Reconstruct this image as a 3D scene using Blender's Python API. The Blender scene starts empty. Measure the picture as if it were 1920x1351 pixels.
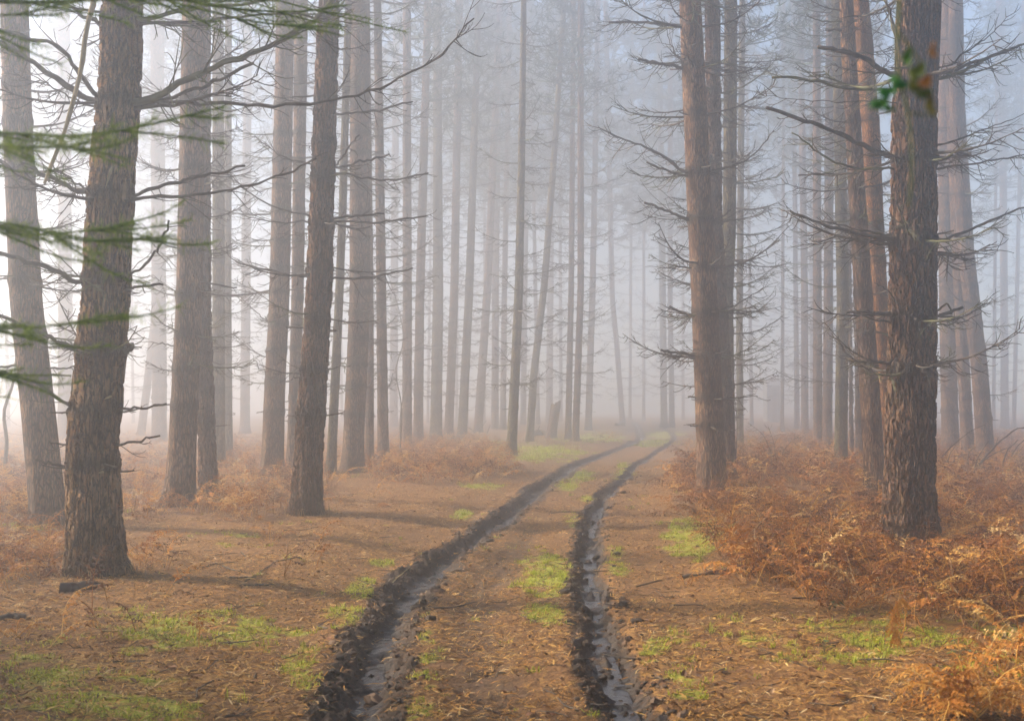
import bpy, math, random
import numpy as np
from mathutils import Vector

# ------------------------------------------------------------------ camera, sky, sun, exposure
S = bpy.context.scene
COL = S.collection
FPX, CX, HY = 2400.0, 960.0, 760.0            # focal length in photo pixels, optical axis x, horizon line y
CAMZ = 1.7
PITCH = math.atan((HY - 675.5) / FPX)
cam_d = bpy.data.cameras.new("camera")
cam_d.sensor_width = 36.0
cam_d.lens = FPX * 36.0 / 1920.0
cam_d.clip_end = 2000.0
cam_d.dof.use_dof = True
cam_d.dof.focus_distance = 17.0
cam_d.dof.aperture_fstop = 4.0
cam = bpy.data.objects.new("camera", cam_d)
cam.location = (0, 0, CAMZ)
cam.rotation_euler = (math.pi / 2 + PITCH, 0, 0)
COL.objects.link(cam)
S.camera = cam

SUN_AZ, SUN_EL = math.radians(-74), math.radians(31)     # azimuth from +Y towards +X
SUN_DIR = Vector((math.sin(SUN_AZ) * math.cos(SUN_EL), math.cos(SUN_AZ) * math.cos(SUN_EL), math.sin(SUN_EL)))
W = bpy.data.worlds.new("World")
S.world = W
W.use_nodes = True
wt = W.node_tree
sky = wt.nodes.new("ShaderNodeTexSky")
sky.sky_type = 'NISHITA'
sky.sun_disc = False
sky.sun_elevation = SUN_EL
sky.sun_rotation = SUN_AZ % (2 * math.pi)
bg = wt.nodes["Background"]
bg.inputs["Strength"].default_value = 0.085
wt.links.new(sky.outputs["Color"], bg.inputs["Color"])

sl = bpy.data.lights.new("sun", 'SUN')
sl.energy = 5.0
sl.angle = math.radians(4.5)
sl.color = (1.0, 0.86, 0.68)
so = bpy.data.objects.new("sun", sl)
so.rotation_euler = SUN_DIR.to_track_quat('Z', 'Y').to_euler()
so.location = (-30, 20, 40)
COL.objects.link(so)

S.view_settings.view_transform = 'Standard'
S.view_settings.look = 'None'
S.view_settings.gamma = 1.0
S.view_settings.exposure = 2.02
S.render.engine = 'CYCLES'
S.cycles.use_denoising = True
S.cycles.max_bounces = 8
S.cycles.diffuse_bounces = 3
S.cycles.glossy_bounces = 2
S.cycles.transmission_bounces = 3
S.cycles.volume_bounces = 3
S.cycles.sample_clamp_indirect = 1.0
S.cycles.sample_clamp_direct = 6.0
S.cycles.use_adaptive_sampling = False

HAZE_DENSITY = 0.0180
HAZE_BOX = (-75.0, 60.0, -14.0, 215.0, -1.6, 27.0)

rnd = random.Random(7)
rng = np.random.default_rng(11)

# ------------------------------------------------------------------ pixel <-> place
CP, SP = math.cos(PITCH), math.sin(PITCH)
def ray(px, py):
    a, b = (px - CX) / FPX, (675.5 - py) / FPX
    return np.array([a, CP - b * SP, SP + b * CP])
def ground_pt(px, py, z=0.0):
    d = ray(px, py); t = (z - CAMZ) / d[2]
    return np.array([d[0] * t, d[1] * t, z])
def at_y(px, py, Y):
    d = ray(px, py); t = Y / d[1]
    return np.array([d[0] * t, Y, CAMZ + d[2] * t])
def project(x, y, z):
    dy, dz = y, z - CAMZ
    dep = np.maximum(dy * CP + dz * SP, 0.05)
    up = -dy * SP + dz * CP
    return CX + FPX * x / dep, 675.5 - FPX * up / dep

# ------------------------------------------------------------------ numpy noise
def _hash(ix, iy, seed):
    h = (ix.astype(np.int64) * 374761393 + iy.astype(np.int64) * 668265263 + seed * 1274126177) & 0xffffffff
    h = ((h ^ (h >> 13)) * 1274126177) & 0xffffffff
    return ((h ^ (h >> 16)) & 0xffff) / 65535.0
def vnoise(x, y, seed=0):
    x = np.asarray(x, float); y = np.asarray(y, float)
    ix, iy = np.floor(x), np.floor(y)
    fx, fy = x - ix, y - iy
    fx, fy = fx * fx * (3 - 2 * fx), fy * fy * (3 - 2 * fy)
    a, b = _hash(ix, iy, seed), _hash(ix + 1, iy, seed)
    c, d = _hash(ix, iy + 1, seed), _hash(ix + 1, iy + 1, seed)
    return (a + (b - a) * fx) * (1 - fy) + (c + (d - c) * fx) * fy
def fbm(x, y, seed=0, o=4):
    s, amp, t = 0.0, 0.5, 0.0
    for i in range(o):
        s = s + amp * vnoise(x * 2 ** i + 17.3 * i, y * 2 ** i - 9.1 * i, seed + i); t += amp; amp *= 0.5
    return s / t * 2 - 1
def sstep(a, b, x):
    t = np.clip((x - a) / (b - a), 0, 1); return t * t * (3 - 2 * t)
def in_poly(px, py, poly):
    px = np.asarray(px); py = np.asarray(py)
    r = np.zeros(px.shape, bool); n = len(poly)
    for i in range(n):
        x0, y0 = poly[i]; x1, y1 = poly[(i + 1) % n]
        if y0 == y1: continue
        c = ((y0 > py) != (y1 > py)) & (px < (x1 - x0) * (py - y0) / (y1 - y0) + x0)
        r ^= c
    return r

# ------------------------------------------------------------------ mesh building
class MB:
    def __init__(s): s.v = []; s.q = []; s.t = []; s.n = 0; s.tv = []
    def add(s, v, q=None, t=None, tint=0.5):
        v = np.asarray(v, float).reshape(-1, 3)
        if q is not None and len(q): s.q.append(np.asarray(q, int).reshape(-1, 4) + s.n)
        if t is not None and len(t): s.t.append(np.asarray(t, int).reshape(-1, 3) + s.n)
        s.v.append(v)
        s.tv.append(np.broadcast_to(np.asarray(tint, float), (len(v),)))
        s.n += len(v)
    def mesh(s, name, mat, smooth=True, attrs=None, tint=False):
        me = bpy.data.meshes.new(name)
        v = np.concatenate(s.v) if s.v else np.zeros((0, 3))
        q = np.concatenate(s.q) if s.q else np.zeros((0, 4), int)
        t = np.concatenate(s.t) if s.t else np.zeros((0, 3), int)
        me.vertices.add(len(v)); me.vertices.foreach_set("co", v.astype(np.float32).ravel())
        li = np.concatenate([q.ravel(), t.ravel()]).astype(np.int32)
        me.loops.add(len(li)); me.loops.foreach_set("vertex_index", li)
        st = np.concatenate([np.arange(len(q)) * 4, len(q) * 4 + np.arange(len(t)) * 3]).astype(np.int32)
        me.polygons.add(len(st)); me.polygons.foreach_set("loop_start", st)
        me.polygons.foreach_set("use_smooth", np.full(len(st), smooth, bool))
        me.update(calc_edges=True)
        if tint:
            a = me.attributes.new("tint", 'FLOAT', 'POINT'); a.data.foreach_set("value", np.concatenate(s.tv).astype(np.float32))
        for k, val in (attrs or {}).items():
            a = me.attributes.new(k, 'FLOAT', 'POINT'); a.data.foreach_set("value", np.asarray(val, np.float32))
        me.materials.append(mat)
        return me

def link(name, me, parent=None, loc=(0, 0, 0)):
    o = bpy.data.objects.new(name, me); COL.objects.link(o); o.location = loc
    if parent is not None: o.parent = parent
    return o
def tag(o, label=None, cat=None, group=None, kind=None):
    if label: o["label"] = label
    if cat: o["category"] = cat
    if group: o["group"] = group
    if kind: o["kind"] = kind
    return o
def thing(name, label, cat, loc, group=None):
    o = bpy.data.objects.new(name, None); COL.objects.link(o); o.location = loc
    o.empty_display_size = 0.3
    return tag(o, label, cat, group)

def tube(mb, pts, rad, k=6, tint=0.5):
    pts = np.asarray(pts, float); n = len(pts)
    rad = np.broadcast_to(np.asarray(rad, float), (n,))
    t = np.gradient(pts, axis=0); t /= np.linalg.norm(t, axis=1)[:, None] + 1e-9
    ref = np.where(np.abs(t[:, 2:3]) < 0.85, np.array([[0, 0, 1.0]]), np.array([[1.0, 0, 0]]))
    if np.ptp((np.abs(t[:, 2]) < 0.85).astype(int)): ref = np.tile(np.array([[0.31, 0.52, 0.79]]), (n, 1))
    a = np.cross(t, ref); a /= np.linalg.norm(a, axis=1)[:, None] + 1e-9
    b = np.cross(t, a)
    th = np.arange(k) / k * 2 * math.pi
    ring = pts[:, None, :] + rad[:, None, None] * (np.cos(th)[None, :, None] * a[:, None, :] + np.sin(th)[None, :, None] * b[:, None, :])
    i = np.arange(n - 1)[:, None] * k; j = np.arange(k)[None, :]; j2 = (j + 1) % k
    q = np.stack([i + j, i + j2, i + k + j2, i + k + j], -1).reshape(-1, 4)
    v = ring.reshape(-1, 3)
    tip = pts[-1] + t[-1] * rad[-1] * 0.5
    v = np.vstack([v, tip]); e = (n - 1) * k
    tr = [(e + c, e + (c + 1) % k, n * k) for c in range(k)]
    mb.add(v, q, tr, tint)

def smooth_poly(pts, n):
    pts = np.asarray(pts, float)
    if len(pts) < 3:
        u = np.linspace(0, 1, n)[:, None]; return pts[0] * (1 - u) + pts[-1] * u
    d = np.r_[0, np.cumsum(np.linalg.norm(np.diff(pts, axis=0), axis=1))]
    m = np.gradient(pts, d, axis=0)
    u = np.linspace(0, d[-1], n); i = np.clip(np.searchsorted(d, u, side='right') - 1, 0, len(d) - 2)
    h = (d[i + 1] - d[i])[:, None]; s = ((u - d[i]) / (d[i + 1] - d[i]))[:, None]
    return ((2*s**3-3*s**2+1) * pts[i] + (s**3-2*s**2+s) * h * m[i] + (-2*s**3+3*s**2) * pts[i+1] + (s**3-s**2) * h * m[i+1])

def twig_arc(R, p, d, L, curl, n=7):
    """a thin side twig that sweeps out, droops and curls back up"""
    pts = [np.array(p, float)]; d = np.array(d, float); d /= np.linalg.norm(d)
    ax = np.cross(d, [0, 0, 1]); ax /= np.linalg.norm(ax) + 1e-9
    bx = np.array([R.uniform(-1, 1), R.uniform(-1, 1), R.uniform(-.3, .3)]) * 0.25
    for i in range(n - 1):
        s = i / (n - 1)
        up = np.array([0, 0, curl * (s - 0.25) * 2.0]) + bx * s
        d = d + up * (1.6 / (n - 1)); d /= np.linalg.norm(d)
        pts.append(pts[-1] + d * L / (n - 1))
    return np.array(pts)

def add_twigs(mb, R, pts, n, L, r=0.0035, s0=0.2, second=0.5):
    m = len(pts)
    for i in range(n):
        s = s0 + (1 - s0) * R.random()
        k = min(m - 2, int(s * (m - 1))); f = s * (m - 1) - k
        p = pts[k] * (1 - f) + pts[k + 1] * f
        t = pts[k + 1] - pts[k]; t /= np.linalg.norm(t) + 1e-9
        side = np.cross(t, [0, 0, 1]); side /= np.linalg.norm(side) + 1e-9
        if R.random() < 0.5: side = -side
        d = t * R.uniform(.3, 1.0) + side * R.uniform(.25, 1.0) + np.array([0, 0, R.uniform(-.75, .35)])
        l = L * R.uniform(.35, 1.0) * (1.15 - .5 * s)
        a = twig_arc(R, p, d, l, R.choice([-.5, .9, 1.2, 1.5, .7]))
        tube(mb, a, np.linspace(r * R.uniform(.8, 1.2), r * .45, len(a)), 3)
        if R.random() < second:
            q = a[3]; dd = (a[4] - a[3]) / np.linalg.norm(a[4] - a[3]) + np.array([R.uniform(-.8, .8), R.uniform(-.8, .8), R.uniform(-.5, .7)])
            b = twig_arc(R, q, dd, l * .55, R.choice([1.0, -.6, 1.4]), 6)
            tube(mb, b, np.linspace(r * .7, r * .35, len(b)), 3)

def branch_mesh(name, seed, L, r, mat, twigs=10, rise=0.25, blunt=False):
    """a dead pine branch along +X from the trunk's axis"""
    R = random.Random(seed); mb = MB(); n = 14
    s = np.linspace(0, 1, n)
    w = np.cumsum([0] + [R.gauss(0, .03) for _ in range(n - 1)])
    z = L * (-.10 * s + rise * s ** 2.2) + .25 * L * w * R.uniform(.2, .5)
    y = L * (R.uniform(-.2, .2) * s ** 2) + .2 * L * np.cumsum([0] + [R.gauss(0, .03) for _ in range(n - 1)])
    p = np.stack([s * L, y, z], 1)
    rad = r * (1 - (.35 if blunt else .78) * s) * (1 + .1 * np.sin(s * 23 + seed))
    rad = rad * (1 + .18 * np.array([R.random() for _ in range(n)]))
    tube(mb, p, rad, 5)
    if twigs: add_twigs(mb, R, p, twigs, min(.75, L * .42), r=max(.0060, r * .40), second=.8)
    return mb.mesh(name, mat)

# ------------------------------------------------------------------ materials
def mat(name):
    m = bpy.data.materials.new(name); m.use_nodes = True
    nt = m.node_tree; p = nt.nodes["Principled BSDF"]
    p.inputs["Roughness"].default_value = 0.9
    p.inputs["Specular IOR Level"].default_value = 0.25
    return m, nt, p
def N(nt, typ, **kw):
    n = nt.nodes.new(typ)
    for k, v in kw.items():
        if k in n.inputs: n.inputs[k].default_value = v
        else: setattr(n, k, v)
    return n
def ramp(nt, fac, stops):
    n = nt.nodes.new("ShaderNodeValToRGB"); cr = n.color_ramp
    while len(cr.elements) > 1: cr.elements.remove(cr.elements[-1])
    for i, (p, c) in enumerate(stops):
        e = cr.elements[0] if i == 0 else cr.elements.new(p)
        e.position = p; e.color = (*c, 1)
    nt.links.new(fac, n.inputs[0]); return n.outputs[0]
def mixc(nt, fac, a, b, mode='MIX'):
    n = nt.nodes.new("ShaderNodeMix"); n.data_type = 'RGBA'; n.blend_type = mode
    for sock, v in ((n.inputs[0], fac), (n.inputs[6], a), (n.inputs[7], b)):
        if hasattr(v, "links"): nt.links.new(v, sock)
        elif isinstance(v, (int, float)): sock.default_value = v
        else: sock.default_value = (*v, 1)
    return n.outputs[2]
def math_(nt, op, a, b=0.0, clamp=False):
    n = nt.nodes.new("ShaderNodeMath"); n.operation = op; n.use_clamp = clamp
    for s, v in ((n.inputs[0], a), (n.inputs[1], b)):
        if hasattr(v, "links"): nt.links.new(v, s)
        else: s.default_value = v
    return n.outputs[0]

def bark_material(name, c_plate, c_alt, c_fiss, moss, scale=1.0, disp=0.0):
    m, nt, p = mat(name)
    tc = N(nt, "ShaderNodeTexCoord"); L = nt.links.new
    mp = N(nt, "ShaderNodeMapping"); mp.inputs["Scale"].default_value = (29 * scale, 29 * scale, 5.0 * scale)
    L(tc.outputs["Object"], mp.inputs["Vector"])
    nz = N(nt, "ShaderNodeTexNoise", Scale=0.9, Detail=4.0); L(mp.outputs[0], nz.inputs["Vector"])
    va = nt.nodes.new("ShaderNodeVectorMath"); va.operation = 'MULTIPLY_ADD'
    L(nz.outputs["Color"], va.inputs[0]); va.inputs[1].default_value = (2.2, 2.2, 1.6); L(mp.outputs[0], va.inputs[2])
    vo = N(nt, "ShaderNodeTexVoronoi", feature='DISTANCE_TO_EDGE', Scale=1.0); L(va.outputs[0], vo.inputs["Vector"])
    vc = N(nt, "ShaderNodeTexVoronoi", feature='F1', Scale=1.0); L(va.outputs[0], vc.inputs["Vector"])
    mf = N(nt, "ShaderNodeMapping"); mf.inputs["Scale"].default_value = (1.0, 1.0, .38); L(tc.outputs["Object"], mf.inputs["Vector"])
    fine = N(nt, "ShaderNodeTexNoise", Scale=60.0 * scale, Detail=6.0, Roughness=0.72); L(mf.outputs[0], fine.inputs["Vector"])
    big = N(nt, "ShaderNodeTexNoise", Scale=1.7, Detail=4.0); L(tc.outputs["Object"], big.inputs["Vector"])
    plate = N(nt, "ShaderNodeMapRange"); L(vo.outputs["Distance"], plate.inputs[0]); plate.inputs[2].default_value = 0.26; plate.interpolation_type = 'SMOOTHSTEP'
    sep = N(nt, "ShaderNodeSeparateColor"); L(vc.outputs["Color"], sep.inputs[0])
    c = mixc(nt, sep.outputs[0], c_plate, c_alt)
    c = mixc(nt, ramp(nt, fine.outputs[0], [(.46, (0, 0, 0)), (.72, (.9, .9, .9))]), c, tuple(min(1, x * 1.5) for x in c_alt))
    c = mixc(nt, ramp(nt, big.outputs[0], [(.42, (0, 0, 0)), (.62, (1, 1, 1))]), c, tuple(x * .6 for x in c_plate))
    mossn = N(nt, "ShaderNodeTexNoise", Scale=3.3, Detail=6.0, Roughness=.7); L(tc.outputs["Object"], mossn.inputs["Vector"])
    c = mixc(nt, ramp(nt, mossn.outputs[0], [(.62 - moss, (0, 0, 0)), (.80 - moss, (.8, .8, .8))]), c, (.085, .10, .035))
    so = N(nt, "ShaderNodeSeparateXYZ"); L(tc.outputs["Object"], so.inputs[0])
    hi = N(nt, "ShaderNodeMapRange"); L(so.outputs[2], hi.inputs[0]); hi.inputs[1].default_value = 2.5; hi.inputs[2].default_value = 10.0
    c = mixc(nt, math_(nt, 'MULTIPLY', hi.outputs[0], ramp(nt, big.outputs[0], [(.35, (.15, .15, .15)), (.6, (.5, .5, .5))])), c, tuple(min(1, a * b) for a, b in zip(c_alt, (1.25, .92, .72))))
    lic = N(nt, "ShaderNodeTexNoise", Scale=16.0, Detail=5.0, Roughness=.65); L(tc.outputs["Object"], lic.inputs["Vector"])
    c = mixc(nt, ramp(nt, lic.outputs[0], [(.63, (0, 0, 0)), (.70, (.65, .65, .65))]), c, (.20, .20, .15))
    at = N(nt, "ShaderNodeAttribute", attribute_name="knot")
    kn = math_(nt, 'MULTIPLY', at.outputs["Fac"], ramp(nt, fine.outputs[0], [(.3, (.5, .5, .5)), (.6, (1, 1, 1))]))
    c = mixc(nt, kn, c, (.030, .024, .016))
    fw = math_(nt, 'SUBTRACT', 1.0, plate.outputs[0])
    dk = ramp(nt, fine.outputs[0], [(.33, (.75, .75, .75)), (.46, (0, 0, 0))])
    c = mixc(nt, dk, c, tuple(x * 2.2 for x in c_fiss))
    c = mixc(nt, math_(nt, 'MULTIPLY', fw, .88), c, c_fiss)
    L(c, p.inputs["Base Color"])
    h = math_(nt, 'ADD', math_(nt, 'MULTIPLY', plate.outputs[0], 1.0), math_(nt, 'MULTIPLY', fine.outputs[0], .35))
    h = math_(nt, 'ADD', h, math_(nt, 'MULTIPLY', sep.outputs[1], .5))
    bm = N(nt, "ShaderNodeBump", Strength=1.0, Distance=0.03); L(h, bm.inputs["Height"]); L(bm.outputs[0], p.inputs["Normal"])
    if disp:
        d = N(nt, "ShaderNodeDisplacement", Midlevel=1.4, Scale=disp); L(h, d.inputs["Height"])
        L(d.outputs[0], nt.nodes["Material Output"].inputs["Displacement"]); m.displacement_method = 'BOTH'
        bm.inputs["Strength"].default_value = 0.5
    return m

M_BARK_NEAR = bark_material("bark_near_brown", (0.200, 0.096, 0.041), (0.296, 0.185, 0.096), (.010, .006, .004), .03, .80, .038)
M_BARK_DARK = bark_material("bark_near_dark", (0.133, 0.061, 0.032), (0.191, 0.116, 0.070), (.009, .006, .004), .02, .80, .038)
M_BARK = bark_material("bark_brown", (0.218, 0.105, 0.051), (0.296, 0.179, 0.101), (.014, .009, .006), .02, 1.0)
M_BARK_RED = bark_material("bark_red", (.245, .118, .062), (.31, .185, .105), (.024, .013, .008), -.02, 1.0)
M_BARK_ORANGE = bark_material("bark_orange", (0.476, 0.180, 0.045), (0.492, 0.246, 0.090), (.11, .045, .016), -.08, 1.5)
M_BARK_MOSSY = bark_material("bark_mossy", (.18, .14, .065), (.26, .21, .11), (.022, .017, .010), .13, 1.0)

def simple_mat(name, c1, c2, scale=9.0, rough=.9, bump=.3, stops=(.35, .65)):
    m, nt, p = mat(name); L = nt.links.new
    tc = N(nt, "ShaderNodeTexCoord")
    n = N(nt, "ShaderNodeTexNoise", Scale=scale, Detail=5.0, Roughness=.6); L(tc.outputs["Object"], n.inputs["Vector"])
    L(ramp(nt, n.outputs[0], [(stops[0], c1), (stops[1], c2)]), p.inputs["Base Color"])
    p.inputs["Roughness"].default_value = rough
    b = N(nt, "ShaderNodeBump", Strength=bump, Distance=.01); L(n.outputs[0], b.inputs["Height"]); L(b.outputs[0], p.inputs["Normal"])
    return m
M_DEAD = simple_mat("dead_wood", (.040, .032, .026), (.105, .085, .066), 14)
M_DEAD_MOSSY = simple_mat("mossy_wood", (.050, .042, .026), (.13, .13, .055), 6)
M_DEAD_PALE = simple_mat("pale_wood", (.16, .13, .06), (.30, .24, .13), 7)
M_NEEDLE_CROWN = simple_mat("crown_needles", (.016, .032, .014), (.045, .075, .03), 1.2, .7)

def tint_mat(name, stops, rough=.85, trans=0.0, noise=.25):
    m, nt, p = mat(name); L = nt.links.new
    at = N(nt, "ShaderNodeAttribute", attribute_name="tint")
    tc = N(nt, "ShaderNodeTexCoord")
    n = N(nt, "ShaderNodeTexNoise", Scale=30.0, Detail=3.0); L(tc.outputs["Object"], n.inputs["Vector"])
    f = math_(nt, 'ADD', at.outputs["Fac"], math_(nt, 'MULTIPLY', math_(nt, 'SUBTRACT', n.outputs[0], .5), noise), True)
    c = ramp(nt, f, stops); L(c, p.inputs["Base Color"]); p.inputs["Roughness"].default_value = rough
    if trans:
        tr = N(nt, "ShaderNodeBsdfTranslucent"); L(c, tr.inputs["Color"])
        mx = N(nt, "ShaderNodeMixShader", Fac=trans); L(p.outputs[0], mx.inputs[1]); L(tr.outputs[0], mx.inputs[2])
        L(mx.outputs[0], nt.nodes["Material Output"].inputs["Surface"])
    return m

# ------------------------------------------------------------------ terrain
RUT_L_PX = [(640, 1800), (668, 1480), (684, 1351), (698, 1250), (738, 1150), (785, 1080), (852, 1025), (925, 980), (985, 942), (1045, 902), (1092, 872), (1140, 850), (1178, 836), (1200, 823), (1200, 809), (1188, 797)]
RUT_R_PX = [(1420, 1800), (1260, 1480), (1193, 1351), (1150, 1260), (1128, 1190), (1112, 1110), (1106, 1050), (1108, 1000), (1122, 952), (1145, 927), (1175, 900), (1200, 870), (1226, 850), (1256, 834), (1266, 820), (1250, 806), (1224, 796)]
RUT_M_PX = [(935, 1480), (925, 1351), (905, 1250), (893, 1150), (915, 1080), (960, 1030), (1000, 985)]
def px_line(pp, n):
    g = np.array([ground_pt(*p)[:2] for p in pp]); g3 = np.c_[g, np.zeros(len(g))]
    return smooth_poly(g3, n)[:, :2]
RUT_L, RUT_R, RUT_M = px_line(RUT_L_PX, 90), px_line(RUT_R_PX, 90), px_line(RUT_M_PX, 30)
def seg_dist(x, y, line):
    """distance to a polyline and the signed side (+ = right of it)"""
    best = np.full(x.shape, 1e9); side = np.zeros(x.shape)
    for i in range(len(line) - 1):
        ax, ay = line[i]; bx, by = line[i + 1]
        dx, dy = bx - ax, by - ay; l2 = dx * dx + dy * dy + 1e-12
        t = np.clip(((x - ax) * dx + (y - ay) * dy) / l2, 0, 1)
        d = np.hypot(x - ax - t * dx, y - ay - t * dy)
        k = d < best
        best = np.where(k, d, best)
        side = np.where(k, np.sign((x - ax) * dy - (y - ay) * dx), side)
    return best, side
def base_h(x, y):
    f = sstep(4, 14, np.hypot(x, y - 5))
    return .16 * fbm(x / 6.5, y / 6.5, 3, 3) * (0.35 + .65 * f) - .02 * sstep(0, 30, y) + .3 * sstep(60, 140, y)
def terrain(x, y, full=False):
    x = np.asarray(x, float); y = np.asarray(y, float)
    x, y = np.atleast_1d(x), np.atleast_1d(y)
    h = base_h(x, y)
    dl, sl_ = seg_dist(x, y, RUT_L); dr, sr_ = seg_dist(x, y, RUT_R); dm, _ = seg_dist(x, y, RUT_M)
    wob = .10 * fbm(x / .6, y / .6, 21, 3) + .05 * fbm(x / .13, y / .13, 22, 2)
    wob = wob + .07 * fbm(x / 1.9, y / 1.9, 23, 2)
    el, er, em = dl + wob, dr + wob, dm + wob
    n1 = fbm(x / .35, y / .35, 5, 4); n2 = fbm(x / .09, y / .09, 8, 3)
    mud = np.maximum(sstep(.31, .16, el - .05 * (sl_ < 0)), sstep(.27, .14, er + .07 * (sr_ > 0)))
    deep = np.maximum(np.exp(-(np.abs(el) / .145) ** 3), np.exp(-(np.abs(er) / .12) ** 3))
    ridge = np.exp(-((el - .33) / .10) ** 2) * (1.0 - .4 * (sl_ > 0)) + .7 * np.exp(-((er - .27) / .09) ** 2)
    near = sstep(40, 14, y)
    h = h + .018 * n1 + .012 * n2 - .115 * deep * (0.55 + .45 * near) + .035 * ridge * (0.5 + .5 * n1)
    h = h + mud * (.060 * fbm(x / .17, y / .17, 31, 3) + .045 * fbm(x / .065, y / .065, 32, 2)) * (1 - .60 * deep)
    h = h + deep * near * .006 * (np.sin(y * 62 + 30 * np.minimum(dl, dr)) * (.6 + .8 * n1)) + .02 * mud * sstep(.1, .5, fbm(x / .22, y / .22, 36, 2))
    h = h - .05 * np.exp(-(em / .28) ** 2)
    h = h + .09 * sstep(.5, 1.6, np.where(sl_ < 0, dl, 0)) + .05 * sstep(.5, 1.4, np.where(sr_ > 0, dr, 0))
    if not full: return h
    return h, mud, deep, np.exp(-(em / .26) ** 2), dl, dr
def gz(x, y): return float(terrain(x, y)[0])
def base_from_px(px, py):
    p = ground_pt(px, py)
    for _ in range(3): p = ground_pt(px, py, gz(p[0], p[1]))
    return p

GRASS_PX = [(1030, 1080, 52, 48, 1.0), (1025, 1150, 40, 45, .7), (785, 1290, 38, 62, .9), (800, 1200, 28, 40, .45), (820, 1070, 20, 14, .6),
    (350, 1185, 230, 42, .55), (160, 1310, 220, 60, .45), (60, 1260, 120, 60, .3), (1305, 1000, 60, 30, 1.0), (1300, 1030, 50, 20, .7), (872, 965, 22, 10, .8), (905, 912, 45, 6, .7),
    (1082, 893, 32, 10, .9), (1060, 912, 25, 8, .9), (1172, 884, 20, 14, .9), (1106, 934, 18, 8, .9), (1076, 978, 18, 16, .7),
    (1228, 1220, 30, 22, .8), (1278, 1285, 42, 26, .8), (1130, 1335, 30, 16, .7), (720, 1055, 28, 10, .7), (678, 1105, 30, 20, .7), (640, 1150, 40, 25, .4), (565, 1255, 35, 50, .5),
    (1570, 1205, 280, 55, .42), (1850, 1210, 100, 70, .4), (1155, 1060, 25, 30, .35), (880, 832, 80, 10, .6), (1005, 850, 90, 16, .6), (1110, 820, 70, 10, .6), (1245, 814, 50, 8, .6),
    (1215, 830, 60, 8, .4), (1420, 860, 90, 30, .4), (1340, 845, 40, 14, .3), (450, 1010, 80, 14, .25), (60, 985, 60, 10, .4)]
BRACKEN_R = [(1268, 965), (1262, 905), (1292, 868), (1400, 830), (1520, 822), (2700, 822), (2900, 1600), (2300, 1330), (2080, 1290), (1900, 1222), (1790, 1172), (1640, 1140), (1480, 1120), (1385, 1085), (1350, 1035), (1312, 980)]
BRACKEN_M = [(688, 905), (700, 852), (765, 825), (862, 812), (950, 850), (968, 896), (850, 912)]
BRACKEN_L = [(-700, 850), (200, 862), (300, 850), (440, 838), (560, 858), (640, 905), (600, 945), (530, 968), (470, 985), (330, 962), (240, 985), (120, 1000), (-700, 1010)]
BRACKEN_L2 = [(-500, 1012), (30, 1030), (105, 1022), (128, 1078), (60, 1088), (-60, 1100), (-500, 1120)]
BRACKEN_L3 = [(232, 1042), (300, 1050), (312, 1068), (250, 1076)]
BRACKEN_F = [(1290, 800), (1400, 785), (1520, 772), (2700, 765), (2700, 822), (1520, 822), (1400, 830), (1300, 850)]
BRACKEN_S = [(1480, 1120), (1640, 1140), (1790, 1172), (1900, 1222), (2080, 1290), (2200, 1351), (1960, 1351), (1800, 1250), (1640, 1195), (1500, 1160)]

def green_mask(x, y, h):
    px, py = project(x, y, h)
    g = np.zeros(x.shape); w1 = .65 * fbm(x / .30, y / .30, 71, 4); w2 = .65 * fbm(x / .30, y / .30, 72, 4)
    for cx, cy, rx, ry, s in GRASS_PX:
        d = np.hypot((px - cx) / rx + w1, (py - cy) / ry + w2)
        g = np.maximum(g, s * sstep(1.25, .35, d))
    n = fbm(x / .28, y / .28, 77, 5)
    return np.clip(g * (1.1 + 2.4 * n), 0, 1)

def build_ground():
    ys = [-14.0, -9.0, -5.0, -2.0, 0.0, 1.5, 2.5, 3.4]
    y = 4.2
    while y < 235: ys.append(y); y += max(.012, .0032 * y * (1 if y < 60 else 2.5))
    ys = np.array(ys)
    uc = np.linspace(-.43, .43, 620)
    uo = np.geomspace(.445, 4.2, 46)
    u = np.concatenate([-uo[::-1], uc, uo])
    Y = np.repeat(ys[:, None], len(u), 1)
    X = u[None, :] * np.maximum(np.abs(Y), 7.0) + 0.0
    far = np.maximum(0, 60 - Y) / 60
    X = X + np.sign(u)[None, :] * np.where(np.abs(u) > .43, (np.abs(u) - .43) * 18 * far, 0)
    x, yy = X.ravel(), Y.ravel()
    h, mud, deep, mid, dl, dr = terrain(x, yy, True)
    g = green_mask(x, yy, h)
    nr, nc = len(ys), len(u)
    i = np.arange(nr - 1)[:, None] * nc; j = np.arange(nc - 1)[None, :]
    q = np.stack([i + j, i + j + 1, i + nc + j + 1, i + nc + j], -1).reshape(-1, 4)
    mb = MB(); mb.add(np.stack([x, yy, h], 1), q)
    px, py = project(x, yy, h)
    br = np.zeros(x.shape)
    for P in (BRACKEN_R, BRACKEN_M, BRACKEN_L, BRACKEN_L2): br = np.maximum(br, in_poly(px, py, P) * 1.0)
    track = sstep(1.2, .5, np.minimum(dl, dr)) * .6
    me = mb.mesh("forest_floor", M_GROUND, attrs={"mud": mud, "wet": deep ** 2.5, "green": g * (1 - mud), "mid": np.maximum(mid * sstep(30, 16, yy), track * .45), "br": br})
    tag(link("ground", me), "brown needle strewn forest floor with a rutted track", "ground", kind="structure")

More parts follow.
